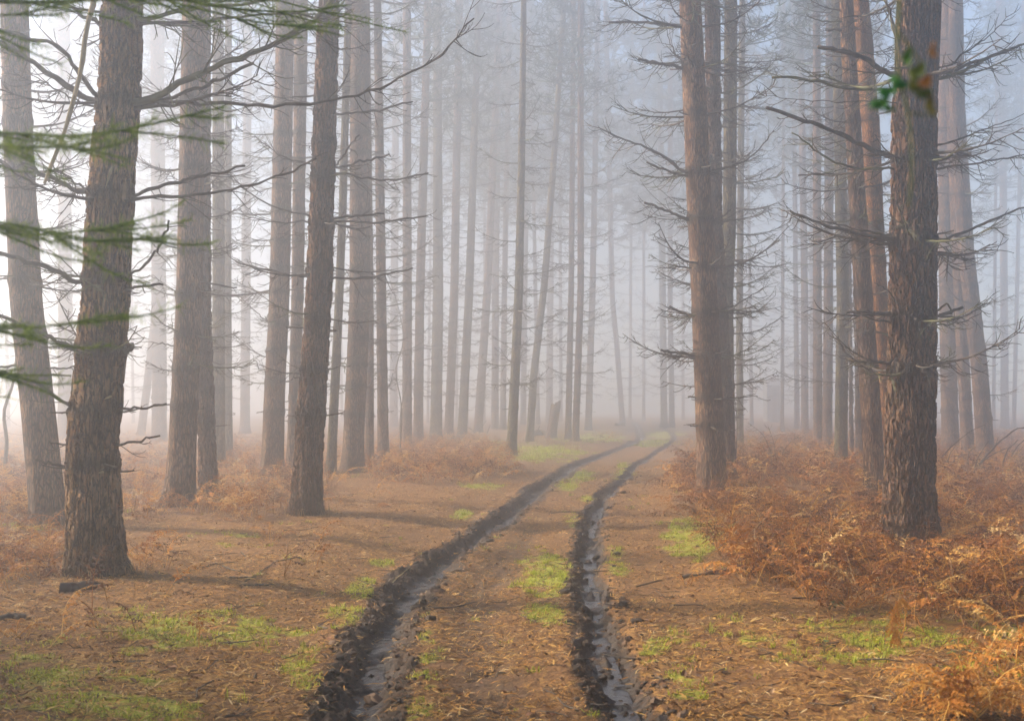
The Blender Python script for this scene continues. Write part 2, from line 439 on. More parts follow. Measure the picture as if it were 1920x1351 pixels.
def ground_material():
    m, nt, p = mat("forest_floor"); L = nt.links.new
    tc = N(nt, "ShaderNodeTexCoord"); O = tc.outputs["Object"]
    def A(n): return N(nt, "ShaderNodeAttribute", attribute_name=n).outputs["Fac"]
    def noise(sc, det=5.0, ro=.6, mapping=None):
        n = N(nt, "ShaderNodeTexNoise", Scale=sc, Detail=det, Roughness=ro)
        if mapping is not None:
            mp = N(nt, "ShaderNodeMapping"); mp.inputs["Scale"].default_value = mapping[0]; mp.inputs["Rotation"].default_value = (0, 0, mapping[1])
            L(O, mp.inputs["Vector"]); L(mp.outputs[0], n.inputs["Vector"])
        else: L(O, n.inputs["Vector"])
        return n.outputs[0]
    n_big, n_mid, n_fine = noise(.55), noise(4.0), noise(42.0, 6.0, .7)
    s1 = noise(26, 4.0, .6, ((1, .22, 1), .5)); s2 = noise(26, 4.0, .6, ((.22, 1, 1), -.3))
    c = ramp(nt, n_fine, [(.30, (.050, .024, .009)), (.46, (.12, .052, .014)), (.60, (.30, .140, .032)), (.76, (.46, .28, .085))])
    c = mixc(nt, ramp(nt, s1, [(.52, (0, 0, 0)), (.66, (.8, .8, .8))]), c, (.42, .23, .06))
    c = mixc(nt, ramp(nt, s2, [(.54, (0, 0, 0)), (.68, (.8, .8, .8))]), c, (.07, .032, .014))
    c = mixc(nt, ramp(nt, n_big, [(.42, (0, 0, 0)), (.62, (.5, .5, .5))]), c, (.15, .072, .024))
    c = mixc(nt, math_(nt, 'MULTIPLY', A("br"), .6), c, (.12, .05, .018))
    gm = ramp(nt, math_(nt, 'ADD', A("green"), math_(nt, 'MULTIPLY', math_(nt, 'SUBTRACT', n_mid, .5), .6)), [(.22, (0, 0, 0)), (.55, (.9, .9, .9))])
    c = mixc(nt, gm, c, ramp(nt, n_fine, [(.30, (.11, .125, .010)), (.60, (.42, .44, .035))]))
    c = mixc(nt, math_(nt, 'MULTIPLY', A("mid"), .75), c, ramp(nt, n_fine, [(.35, (.020, .014, .010)), (.7, (.10, .064, .040))]))
    mudc = mixc(nt, A('wet'), ramp(nt, n_fine, [(.32, (.010, .007, .0045)), (.50, (.040, .025, .015)), (.70, (.11, .065, .036))]), ramp(nt, n_fine, [(.30, (.005, .004, .0035)), (.55, (.014, .011, .009)), (.78, (.035, .027, .021))]))
    md = A("mud")
    c = mixc(nt, ramp(nt, math_(nt, 'ADD', md, math_(nt, 'MULTIPLY', math_(nt, 'SUBTRACT', n_mid, .5), .5)), [(.25, (0, 0, 0)), (.6, (1, 1, 1))]), c, mudc)
    L(c, p.inputs["Base Color"])
    wet = math_(nt, 'MULTIPLY', A("wet"), ramp(nt, n_mid, [(.3, (.6, .6, .6)), (.6, (1, 1, 1))]))
    r = math_(nt, 'SUBTRACT', .92, math_(nt, 'MULTIPLY', wet, .58)); r = math_(nt, 'SUBTRACT', r, math_(nt, 'MULTIPLY', md, .02))
    L(r, p.inputs["Roughness"])
    hh = math_(nt, 'ADD', math_(nt, 'MULTIPLY', n_fine, .8), math_(nt, 'ADD', math_(nt, 'MULTIPLY', s1, .5), math_(nt, 'MULTIPLY', s2, .5)))
    b = N(nt, "ShaderNodeBump", Strength=.8, Distance=.025); L(hh, b.inputs["Height"]); L(b.outputs[0], p.inputs["Normal"])
    return m
M_GROUND = ground_material()
build_ground()

# ------------------------------------------------------------------ haze: the fog in the wood
def build_haze():
    x0, x1, y0, y1, z0, z1 = HAZE_BOX
    v = [(x, y, z) for z in (z0, z1) for y in (y0, y1) for x in (x0, x1)]
    f = [(0, 2, 3, 1), (4, 5, 7, 6), (0, 1, 5, 4), (2, 6, 7, 3), (0, 4, 6, 2), (1, 3, 7, 5)]
    m = bpy.data.materials.new("haze"); m.use_nodes = True; nt = m.node_tree
    nt.nodes.remove(nt.nodes["Principled BSDF"])
    pv = nt.nodes.new("ShaderNodeVolumePrincipled")
    pv.inputs["Color"].default_value = (.93, .94, .97, 1)
    pv.inputs["Density"].default_value = HAZE_DENSITY
    pv.inputs["Anisotropy"].default_value = 0.86
    pv.inputs["Density Attribute"].default_value = ""
    pv.inputs["Temperature Attribute"].default_value = ""
    nt.links.new(pv.outputs[0], nt.nodes["Material Output"].inputs["Volume"])
    mb = MB(); mb.add(v, f); me = mb.mesh("haze", m, smooth=False)
    tag(link("haze", me), "pale morning fog filling the whole wood", "haze", kind="stuff")
build_haze()

# ------------------------------------------------------------------ trees
LIB_LONG = [branch_mesh("dead_branch_mesh", 100 + i, 1.0, .016, M_DEAD if i % 3 else M_DEAD_MOSSY, twigs=15 + i % 5, rise=.20 + .07 * (i % 5)) for i in range(12)]
LIB_STUB = [branch_mesh("stub_mesh", 200 + i, .35, .014, M_DEAD, twigs=2, rise=.1, blunt=True) for i in range(6)]

def crown_mesh(seed, h=9.0, r=2.6, nf=9, big=1.0):
    R = random.Random(seed); G = np.random.default_rng(seed); mb = MB()
    cs = []
    for w in range(15):
        z = h * (w / 15.0) ** .95; rr = r * (1.05 - .85 * w / 15.0) * R.uniform(.75, 1.1)
        for b in range(R.randint(4, 6)):
            a = R.uniform(0, 6.283); L = rr * R.uniform(.6, 1.1)
            s = np.linspace(0, 1, 6)
            p = np.stack([np.cos(a) * s * L, np.sin(a) * s * L, z + L * (.25 * s ** 2 + .05 * s)], 1)
            tube(mb, p, np.linspace(.03, .008, 6), 3)
            for k in range(nf):
                q = p[0] + (p[-1] - p[0]) * R.uniform(.35, 1.05); q = q + np.array([R.gauss(0, .22), R.gauss(0, .22), R.gauss(.05, .14)])
                cs.append(q)
    cs = np.array(cs); n = 9
    C = np.repeat(cs, n, 0); d = G.normal(size=(len(C), 3)) + np.array([0, 0, .5]); d /= np.linalg.norm(d, axis=1)[:, None]
    s = np.cross(d, G.normal(size=(len(C), 3))); s /= np.linalg.norm(s, axis=1)[:, None]
    L = G.uniform(.16, .34, len(C))[:, None] * big; wd = G.uniform(.012, .024, len(C))[:, None] * big
    v = np.stack([C - s * wd, C + s * wd, C + d * L + s * wd * .4, C + d * L - s * wd * .4], 1)
    mb.add(v.reshape(-1, 3), np.arange(len(C) * 4).reshape(-1, 4))
    return mb.mesh("crown_mesh", M_NEEDLE_CROWN, smooth=False)
CROWNS = [crown_mesh(300 + i, nf=5) for i in range(3)]
CROWNS_DENSE = [crown_mesh(320 + i, r=3.6, nf=14, big=1.7) for i in range(2)]  # foliage thickened on purpose so these crowns shade the fog near the camera

def trunk_mesh(R, pts, rad, m, k, dz, zdense, whorls, rough=.0):
    """tapered trunk through pts (relative to the base), whorl swellings, flared root collar"""
    H = pts[-1][2]
    zz = list(np.arange(-.25, min(zdense, H), dz)) + list(np.linspace(min(zdense, H), H, 26))
    zz = np.array(zz)
    P = np.array(pts); cx = np.interp(zz, P[:, 2], P[:, 0]); cy = np.interp(zz, P[:, 2], P[:, 1])
    cx[zz < 0] = P[0, 0]; cy[zz < 0] = P[0, 1]
    sd = R.randint(0, 9999)
    ks = np.hanning(max(3, int(.9 / dz) | 1)); ks /= ks.sum()
    m_ = zz < zdense
    if m_.sum() > len(ks) * 2:
        for a in (cx, cy):
            b = np.pad(a[m_], len(ks) // 2, mode='reflect', reflect_type='odd'); a[m_] = np.convolve(b, ks, 'valid')
    r0 = np.interp(zz, [q[0] for q in rad], [q[1] for q in rad])
    wob = .035 * fbm(zz / 1.1, zz * 0 + sd, sd, 3)
    cx = cx + wob * r0 * .9
    knot = np.zeros(len(zz))
    for w in whorls: knot = np.maximum(knot, np.exp(-((zz - w) / (.085 if zdense > 5 else .1)) ** 2))
    th = np.arange(k) / k * 2 * math.pi
    ct, st = np.cos(th), np.sin(th)
    flare = 1 + .26 * np.exp(-np.maximum(zz, 0) / .16) + .12 * np.exp(-np.maximum(zz, 0) / .5)
    lob = fbm(ct[None, :] * 1.3 + sd + 0 * zz[:, None], st[None, :] * 1.3 + zz[:, None] * .25, sd, 3)
    root = fbm(ct[None, :] * 2.2 + sd, st[None, :] * 2.2, sd + 5, 2) * np.exp(-np.maximum(zz, 0) / .30)[:, None]
    kb = fbm(ct[None, :] * 3 + sd, st[None, :] * 3 + zz[:, None] * 7, sd + 9, 2)
    rr = r0[:, None] * (flare[:, None] + .045 * lob + (.34 if zdense > 5 else .2) * root + knot[:, None] * (.04 + .12 * kb))
    x = cx[:, None] + rr * ct[None, :]; y = cy[:, None] + rr * st[None, :]; z = np.repeat(zz[:, None], k, 1)
    n = len(zz); i = np.arange(n - 1)[:, None] * k; j = np.arange(k)[None, :]; j2 = (j + 1) % k
    q = np.stack([i + j, i + j2, i + k + j2, i + k + j], -1).reshape(-1, 4)
    mb = MB(); mb.add(np.stack([x, y, z], -1).reshape(-1, 3), q)
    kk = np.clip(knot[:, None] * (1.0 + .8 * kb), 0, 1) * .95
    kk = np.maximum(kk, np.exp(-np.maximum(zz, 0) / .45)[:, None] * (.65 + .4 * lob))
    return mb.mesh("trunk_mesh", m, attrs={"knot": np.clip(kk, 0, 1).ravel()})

TREES = {}
def pine(key, xb, yb, wb, xt, wt, label, m, lean=None, group=None, cat="pine tree", k=40, dz=.08, zd=10.0, nbr=40, blen=1.0, hc=15.5, H=25.0, hero=False, wpx=None, crown=True, stubz=2.0, low=1.2, bstep=.62, name="pine_tree"):
    R = random.Random(hash_key(key))
    B = base_from_px(xb, yb); Y = B[1]
    if lean is not None:           # extra (x, y) pixel waypoints up the trunk
        way = [(at_y(px, py, Y) - B) for px, py in lean]
    else: way = []
    T = at_y(xt, 0, Y) - B
    pts = [np.array([0, 0, 0.])] + way + [T]
    d = (pts[-1] - pts[-2]); d /= d[2]
    if H > T[2] + 1: pts.append(T + d * (H - T[2]) * np.array([.7, .7, 1]))
    else: H = T[2]
    for p in pts: p[1] = 0.0
    pts = [p + np.array([0, R.uniform(-.02, .02) * p[2], 0]) if i else p for i, p in enumerate(pts)]
    sc = Y / FPX
    rb, rt = wb * sc * .5 / 1.09, wt * sc * .5 * .93
    rad = [(-.3, rb), (0.35, rb), (T[2], rt)]
    if H > T[2] + .5: rad.append((H, max(.03, rt * max(.15, 1 - (H - T[2]) / 14.0))))
    t = thing(name, label, cat, B, group)
    wz = []; z = low + R.uniform(0, .4)
    if wpx: wz = sorted(float((at_y(xb, q, Y) - B)[2]) for q in wpx); z = wz[-1] + bstep
    while z < hc: wz.append(z); z += R.uniform(.8, 1.25) * bstep
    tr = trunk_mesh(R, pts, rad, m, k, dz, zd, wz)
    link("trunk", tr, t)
    P = np.array(pts)
    info = dict(root=t, B=B, Y=Y, P=P, rad=rad, wz=wz, R=R)
    TREES[key] = info
    cnt = 0
    top = 1.7 + Y * .32
    def axis(z): return np.array([np.interp(z, P[:, 2], P[:, 0]), np.interp(z, P[:, 2], P[:, 1]), z]), np.interp(z, [q[0] for q in rad], [q[1] for q in rad])
    info["axis"] = axis
    if nbr:
        ws = [w for w in wz if w < top + .6]
        per = max(1, round(nbr / max(1, len(ws))))
        for w in ws:
            a0 = R.uniform(0, 6.283)
            for b in range(per):
                if cnt >= nbr or R.random() < .12: continue
                a = a0 + b * 6.283 / per + R.uniform(-.4, .4)
                c, r = axis(w + R.uniform(-.08, .08))
                stub = w < stubz or R.random() < .22
                me = R.choice(LIB_STUB if stub else LIB_LONG)
                o = link("dead_branch", me, t, c + np.array([math.cos(a), math.sin(a), 0]) * r * .7)
                s = R.uniform(.65, 1.2) * (blen if not stub else min(1.0, blen)) * (0.75 + .25 * min(1, w / 5))
                o.scale = (s, s, s); o.rotation_euler = (0, R.uniform(-.15, .2), a); cnt += 1
    if crown and H > hc + 3:
        c, _ = axis(hc - .5)
        o = link("crown", R.choice(CROWNS_DENSE if Y < DENSE_Y else CROWNS), t, c); sc_ = (H - hc + .5) / 9.0
        o.scale = (sc_ * R.uniform(.85, 1.15), sc_ * R.uniform(.85, 1.15), sc_); o.rotation_euler = (0, 0, R.uniform(0, 6.28))
    return info
def hash_key(s):
    h = 7
    for c in s: h = (h * 131 + ord(c)) & 0xffffff
    return h

DENSE_Y = 24
SHADE_PINES = [(-9, 3), (-9, -3), (5, -4), (9, 4), (13, 10), (-19, 3), (17, 15), (-27, 12), (-34, 16), (-38, 21), (-1, -5), (-5, 0.5), (12, -1), (-41, 27), (-13, -1), (-25, 5)]

# key, base x, base y, base width, x at top edge, width at top edge, label, material, options
NEAR = dict(k=150, dz=.02, zd=5.6, hero=True)
MID = dict(k=64, dz=.05, zd=9.0)
pine('T1', 180, 1076, 110, 225, 82, "thick brown pine trunk nearest the camera on the left, with long bare branches both sides", M_BARK_NEAR, lean=[(172, 850), (198, 560), (214, 330), (224, 150)], nbr=34, low=1.9, blen=1.1, wpx=[870, 765, 655, 525, 365, 190, 30], **NEAR)
pine('T32', 1705, 1022, 102, 1720, 88, "thick dark fissured pine trunk nearest the camera on the right, standing in bracken", M_BARK_DARK, lean=[(1706, 800), (1711, 480), (1716, 200)], nbr=48, low=1.5, blen=1.3, wpx=[690, 592, 455, 300, 140, -20], **NEAR)
pine('T2', 93, 985, 68, 28, 54, "leaning pine trunk at the far left edge behind the nearest left pine", M_BARK, lean=[(72, 760), (52, 560), (36, 250)], nbr=41, blen=1.1, k=110, dz=.03, zd=6.5, low=1.6)
pine('T9', 573, 964, 62, 617, 44, "dark brown pine at the clearing edge, third large trunk from the left, with side branches", M_BARK_DARK, lean=[(582, 780), (599, 560), (610, 250)], nbr=36, k=110, dz=.03, zd=7.5)
pine('T3', 337, 948, 55, 368, 47, "straight grey brown pine, front one of a touching pair left of the clearing", M_BARK, lean=[(345, 760), (355, 560), (362, 250)], nbr=48, k=90, dz=.035, zd=7.5, low=1.5)
pine('T3b', 392, 930, 38, 382, 34, "darker pine hidden half behind the front trunk of the touching pair on the left", M_BARK_DARK, lean=[(386, 760), (380, 560)], nbr=36, **MID)
pine('T28', 1336, 935, 58, 1297, 44, "reddish pine right of the track where it bends, with broken branch stubs on its left", M_BARK_RED, lean=[(1331, 800), (1322, 560), (1308, 300)], nbr=84, blen=1.25, k=110, dz=.03, zd=8.0, wpx=[798, 745, 666, 585, 500, 410, 322, 210, 120, 45])
pine('T28c', 1366, 900, 34, 1336, 32, "dark trunk close behind the reddish pine at the track bend", M_BARK_DARK, lean=[(1360, 760), (1340, 420)], nbr=48, blen=1.2, **MID)
pine('T28d', 1366, 885, 28, 1369, 26, "yellow green mossy trunk just right of the reddish pine at the track bend", M_BARK_MOSSY, lean=[(1362, 560), (1366, 420)], nbr=80, blen=1.35, **MID)
pine('T28e', 1388, 850, 14, 1392, 12, "thin grey trunk full of twigs, rightmost of the group at the track bend", M_BARK_MOSSY, lean=[(1386, 600)], nbr=92, blen=1.5, k=24)
pine('T30a', 1643, 945, 42, 1587, 28, "red brown pine showing on the left side of the nearest right trunk", M_BARK_RED, lean=[(1632, 760), (1612, 480), (1598, 250)], nbr=36, k=90, dz=.04, zd=8.0, low=2.0)
pine('T30b', 1668, 935, 40, 1617, 34, "bright orange barked pine squeezed between the red brown pine and the nearest right trunk", M_BARK_ORANGE, lean=[(1660, 760), (1643, 480), (1630, 250)], nbr=8, k=90, dz=.04, zd=8.0, low=3.4)
pine('T35', 1850, 872, 34, 1790, 29, "leaning reddish pine on the right beyond the fallen branches", M_BARK_RED, lean=[(1834, 680), (1814, 480), (1798, 200)], nbr=64, blen=1.3, **MID)
pine('T34', 1816, 865, 25, 1772, 24, "slim pine touching the left side of the leaning reddish pine on the right", M_BARK_RED, lean=[(1806, 660), (1793, 400)], nbr=35, **MID)
pine('T33', 1782, 856, 34, 1766, 28, "grey pine seen just right of the nearest right trunk", M_BARK, lean=[(1774, 480)], nbr=41, **MID)
pine('T8', 509, 894, 44, 538, 36, "grey pine in bracken, first trunk left of the dark pine at the clearing edge", M_BARK, lean=[(514, 760), (523, 560), (530, 300)], nbr=64, blen=1.3, **MID)
pine('T8b', 547, 888, 24, 567, 26, "slim grey pine tucked between the bracken pine and the dark clearing edge pine", M_BARK, lean=[(552, 760), (558, 560)], nbr=48, **MID)
pine('T4', 410, 878, 26, 410, 22, "pale grey green trunk just right of the touching pair on the left", M_BARK_MOSSY, lean=[(409, 560)], nbr=54, **MID)
pine('T4b', 429, 858, 16, 428, 14, "narrow pale trunk pressed against the right of the grey green one", M_BARK_MOSSY, lean=[(428, 560)], nbr=38, k=28)
pine('T10', 620, 890, 19, 655, 14, "thin greenish trunk seen right behind the dark clearing edge pine", M_BARK_MOSSY, lean=[(635, 560), (642, 400)], nbr=48, k=32)
pine('T11', 661, 886, 43, 676, 39, "broad pale pine with pinkish left side behind the middle bracken's left end", M_BARK, lean=[(676, 560)], nbr=64, blen=1.4, **MID)
pine('T12', 693, 868, 18, 688, 12, "grey trunk half hidden on the right of the broad pale pine", M_BARK, lean=[(693, 560)], nbr=38, k=36)
pine('T13', 719, 864, 23, 709, 15, "pale pine standing in the left end of the middle bracken", M_BARK, lean=[(715, 560)], nbr=57, blen=1.4, k=40)
pine('T14', 763, 840, 20, 764, 16, "pale foggy pine beside the curved bare sapling", M_BARK, lean=[(764, 560)], nbr=57, blen=1.5, k=32)
pine('T15', 784, 830, 20, 802, 14, "foggy pine leaning slightly right, second trunk right of the curved sapling", M_BARK, lean=[(787, 560)], nbr=54, blen=1.5, k=32)
pine('T16', 817, 824, 24, 819, 16, "foggy pine with light yellowish left side behind the middle bracken", M_BARK_MOSSY, lean=[(821, 560)], nbr=57, blen=1.6, k=32)
pine('T17', 841, 818, 18, 862, 14, "foggy pine right behind the crest of the middle bracken, tilting right", M_BARK, lean=[(852, 540)], nbr=54, blen=1.6, k=32)
pine('T18', 866, 820, 19, 897, 12, "foggy pine tilting right behind the right half of the middle bracken", M_BARK_MOSSY, lean=[(880, 540)], nbr=54, blen=1.6, k=32)
pine('T19', 896, 810, 18, 938, 12, "foggy pine leaning clearly right with a forked root at its foot", M_BARK, lean=[(914, 540)], nbr=48, blen=1.6, k=28)
pine('T20', 928, 800, 15, 936, 12, "faint pine, left one of a close pair behind the slender yellowish pine", M_BARK, lean=[(929, 540)], nbr=41, blen=1.6, k=24)
pine('T20b', 943, 800, 12, 956, 10, "faint pine, right one of a close pair behind the slender yellowish pine", M_BARK, lean=[(946, 540)], nbr=41, blen=1.6, k=24)
pine('T21', 958, 852, 21, 982, 11, "slender yellowish pine at the right end of the middle bracken, lit down its left edge", M_BARK_MOSSY, lean=[(966, 700), (973, 540), (978, 300)], nbr=92, blen=1.25, k=44, dz=.06, zd=13)
pine('T22', 993, 828, 16, 1058, 10, "greenish pine leaning right, just left of the broken leaning stump", M_BARK_MOSSY, lean=[(1001, 700), (1020, 540), (1040, 280)], nbr=73, blen=1.4, k=32)
pine('T23', 981, 796, 12, 992, 9, "faint trunk seen between the slender yellowish pine and the right leaning greenish pine", M_BARK, lean=[(984, 540)], nbr=35, blen=1.7, k=20)
pine('T23b', 1030, 792, 14, 1034, 10, "faint trunk rising right behind the broken leaning stump", M_BARK, lean=[(1032, 540)], nbr=41, blen=1.7, k=22)
pine('T24', 1065, 824, 13, 1075, 9, "thin pine, left one of two nearly touching trunks right of the broken stump", M_BARK_RED, lean=[(1071, 540)], nbr=54, blen=1.6, k=28)
pine('T25', 1079, 826, 14, 1088, 12, "taller lit pine, right one of two nearly touching trunks right of the broken stump", M_BARK_RED, lean=[(1089, 540)], nbr=57, blen=1.6, k=28)
pine('T26', 1103, 806, 14, 1121, 10, "last pine on the left side of the track before the bright foggy gap", M_BARK, lean=[(1111, 540)], nbr=57, blen=1.8, k=28)
pine('T27', 1167, 790, 11, 1136, 10, "faint pine leaning left in the bright foggy gap over the track", M_BARK, lean=[(1157, 650), (1148, 560)], nbr=36, blen=2.0, k=20)
pine('T27b', 1245, 797, 14, 1236, 11, "faint pine at the far track bend, left one of a pair", M_BARK_MOSSY, lean=[(1243, 560)], nbr=48, blen=2.0, k=20)
pine('T27c', 1260, 795, 11, 1256, 9, "faint pine at the far track bend, right one of a pair", M_BARK, lean=[(1257, 560)], nbr=38, blen=2.0, k=20)
pine('T31', 1576, 880, 26, 1566, 22, "mossy green pine standing left of the red brown and orange trunks on the right", M_BARK_MOSSY, lean=[(1579, 560)], nbr=80, blen=1.3, **MID)
pine('T31b', 1551, 844, 20, 1556, 16, "dark grey pine just left of the mossy green pine on the right", M_BARK, lean=[(1553, 560)], nbr=57, blen=1.5, k=32)
pine('T31c', 1534, 842, 19, 1532, 15, "reddish grey pine, second left of the mossy green pine on the right", M_BARK_RED, lean=[(1533, 560)], nbr=57, blen=1.6, k=32)
pine('T31d', 1509, 815, 15, 1504, 12, "pale reddish pine, third left of the mossy green pine on the right", M_BARK_RED, lean=[(1508, 560)], nbr=54, blen=1.7, k=26)
pine('T31e', 1612, 870, 18, 1600, 15, "narrow shaded pine between the mossy green pine and the red brown trunk", M_BARK_DARK, lean=[(1609, 560)], nbr=38, k=32)
pine('T31f', 1597, 862, 10, 1590, 8, "thin dark stem standing right against the mossy green pine", M_BARK_DARK, lean=[(1594, 560)], nbr=16, k=20)
pine('T36', 1884, 800, 16, 1880, 13, "blue grey foggy pine right of the leaning reddish pine", M_BARK, lean=[(1883, 480)], nbr=54, blen=1.8, k=24)
pine('T5', 299, 826, 30, 298, 26, "ghostly pale pine in white fog left of the touching pair", M_BARK, lean=[(299, 560)], nbr=48, blen=1.7, k=28)
pine('T5b', 264, 816, 16, 310, 12, "ghostly pale trunk leaning right against the white fog left of the touching pair", M_BARK, lean=[(276, 720), (290, 600)], nbr=36, blen=1.6, k=24)
pine('T6', 123, 824, 30, 118, 24, "ghostly pale pine showing between the two leftmost big trunks", M_BARK, lean=[(122, 560)], nbr=41, blen=1.7, k=28)
pine('T7', 459, 812, 20, 462, 16, "ghostly pale pine in the gap right of the narrow pale trunk", M_BARK, lean=[(460, 560)], nbr=41, blen=1.8, k=24)
pine('T13b', 738, 800, 17, 742, 13, "faint broad trunk deep in fog directly left of the curved bare sapling", M_BARK, lean=[(739, 560)], nbr=41, blen=1.8, k=22)

# fog ghosts: nothing tells one from the next
def ghosts(xs, y0, y1, label, group, key):
    R = random.Random(hash_key(key))
    for i, x in enumerate(xs):
        yb = R.uniform(y0, y1); Y = CAMZ * FPX / (yb - HY); w = FPX / Y * R.uniform(.26, .42)
        pine(f'{key}{i}', x + R.uniform(-5, 5), yb, w, x + R.uniform(-16, 16), w * .75, label, M_BARK, group=group, k=16, dz=.3, zd=3, nbr=36, blen=2.0, hc=R.uniform(16.5, 19.5), H=R.uniform(23.5, 25.5), low=2.0, bstep=.8)
ghosts([-60, 20, 70, 168, 215, 250, 330], 792, 806, "pale ghost of a pine dissolving in bright fog on the far left", "ghost pines in the far left fog", 'GL')
ghosts([505, 590, 640, 690, 805, 855, 880, 912, 1005, 1050], 789, 799, "pale ghost of a pine dissolving in fog behind the left stand of trunks", "ghost pines behind the left stand", 'GM')
ghosts([1182, 1206, 1284, 1310], 785, 788, "barely visible pine ghost across the far end of the track", "ghost pines at the end of the track", 'GC')
ghosts([1410, 1470, 1490, 1520, 1640, 1745], 791, 806, "grey blue ghost of a pine in fog right of the track bend", "ghost pines right of the bend", 'GR')
ghosts([1862, 1905, 1945, 2010], 791, 803, "blue ghost of a pine in the fog at the far right edge", "ghost pines at the far right", 'GE')
# unseen pines added outside the frame to shade the near fog and ground
def outside(key, x, y, r=.22, hc=11.0, H=20.0):
    R = random.Random(hash_key(key)); z = gz(x, y)
    t = thing("pine_tree", "unseen pine added beside the frame to shade the near wood", "pine tree", (x, y, z), "shade pines added outside the frame")
    link("trunk", trunk_mesh(R, [np.array([0, 0, 0.]), np.array([R.uniform(-.5, .5), R.uniform(-.5, .5), H])], [(-.3, r), (H, .04)], M_BARK, 14, .5, 3, []), t)
    o = link("crown", R.choice(CROWNS_DENSE), t, (0, 0, hc - 3)); s = (H - hc + 3) / 9
    o.scale = (s * 1.15, s * 1.15, s); o.rotation_euler = (0, 0, R.uniform(0, 6.28))
for i, (x, y) in enumerate(SHADE_PINES): outside(f'O{i}', x, y)
# ------------------------------------------------------------------ branches one can follow in the photograph
def tree_branch(key, pix, r0, r1=None, twigs=6, tl=.5, m=None, fwd=0.0, blunt=False, second=.5, name="dead_branch", label=None):
    T = TREES[key]; B, Y = T["B"], T["Y"]; R = random.Random(hash_key(key + str(pix)))
    n = max(8, 4 * len(pix))
    pts = [at_y(px, py, Y) - B for px, py in pix]
    c, r = T["axis"](max(.1, pts[0][2])); c0 = pts[0]
    L = np.linalg.norm(pts[-1] - pts[0])
    s = np.r_[0, np.cumsum(np.linalg.norm(np.diff(np.array(pts), axis=0), axis=1))]; s = s / s[-1]
    pts = [p + np.array([0, c[1] - .25 * r + fwd * L * q, 0]) for p, q in zip(pts, s)]
    inner = c + (pts[0] - c) * .35; inner[2] = pts[0][2] - .01
    P = smooth_poly([inner] + pts, n + 4)
    P[2:] += np.array([[R.gauss(0, .009), R.gauss(0, .010), R.gauss(0, .009)] for _ in range(len(P) - 2)])
    r1 = r1 if r1 is not None else (r0 * .75 if blunt else r0 * .3)
    mb = MB(); u = np.linspace(0, 1, len(P))
    tube(mb, P, (r0 * (1 - u) + r1 * u) * (1 + .22 * np.array([R.random() ** 2 for _ in u]) + .08 * np.sin(u * 31)), 8)
    if twigs: add_twigs(mb, R, P, round(twigs * 1.7), tl * 1.15, r=max(.0062, r0 * .26), s0=.15, second=.7)
    o = link(name, mb.mesh("branch_mesh", m or M_DEAD), T["root"])
    if label: o["label"] = label

for pix, r, kw in [
    ([(262, 193), (340, 163), (470, 113), (560, 78), (625, 30), (665, -30)], .034, dict(r1=.018, twigs=12, tl=.7, m=M_DEAD_MOSSY, fwd=-.15)),
    ([(266, 204), (400, 193), (520, 193), (640, 180), (740, 142), (820, 92), (886, 18)], .020, dict(r1=.007, twigs=16, tl=.55, fwd=.1)),
    ([(262, 198), (340, 180), (420, 150), (476, 118)], .019, dict(blunt=True, twigs=4)),
    ([(268, 36), (360, 16), (480, 4), (600, -30)], .024, dict(m=M_DEAD_MOSSY, twigs=10, tl=.7)),
    ([(270, 44), (400, 38), (550, 26), (640, 40)], .018, dict(twigs=14, tl=.7)),
    ([(180, 190), (120, 160), (60, 116), (-20, 70)], .030, dict(r1=.018, twigs=7, fwd=-.15)),
    ([(196, 186), (156, 140), (124, 100), (60, 84), (-15, 64)], .024, dict(r1=.012, twigs=9, fwd=-.3)),
    ([(178, 200), (110, 170), (55, 138)], .012, dict(twigs=6)),
    ([(185, 42), (140, 20), (90, -10)], .024, dict(twigs=5)),
    ([(255, 367), (330, 346), (400, 330), (462, 316)], .020, dict(blunt=True, twigs=4, r1=.010)),
    ([(252, 376), (340, 370), (430, 360), (520, 336), (598, 302)], .016, dict(blunt=True, r1=.008, twigs=8, tl=.4)),
    ([(172, 366), (100, 336), (42, 308)], .022, dict(blunt=True, twigs=4)),
    ([(172, 358), (120, 325), (60, 280)], .013, dict(twigs=7)),
    ([(160, 530), (100, 506), (8, 476)], .024, dict(blunt=True, twigs=5, fwd=-.1)),
    ([(158, 655), (80, 622), (-8, 584)], .021, dict(r1=.014, twigs=6, fwd=-.15)),
    ([(152, 764), (80, 726), (32, 700)], .017, dict(blunt=True, twigs=3)),
    ([(143, 877), (100, 868), (72, 861)], .014, dict(blunt=True, twigs=2, tl=.5)),
    ([(140, 834), (95, 826)], .011, dict(blunt=True, twigs=1)),
    ([(243, 542), (312, 533)], .014, dict(blunt=True, twigs=2, tl=.25)),
    ([(234, 765), (275, 764), (316, 758)], .012, dict(blunt=True, twigs=2, tl=.25)),
    ([(232, 831), (270, 825), (305, 818)], .012, dict(blunt=True, twigs=1, tl=.35)),
    ([(246, 515), (264, 508), (296, 472), (321, 416)], .013, dict(blunt=True, twigs=3, tl=.3)),
    ([(228, 662), (246, 655), (249, 645)], .035, dict(blunt=True, twigs=0)),
]: tree_branch('T1', pix, r, **kw)
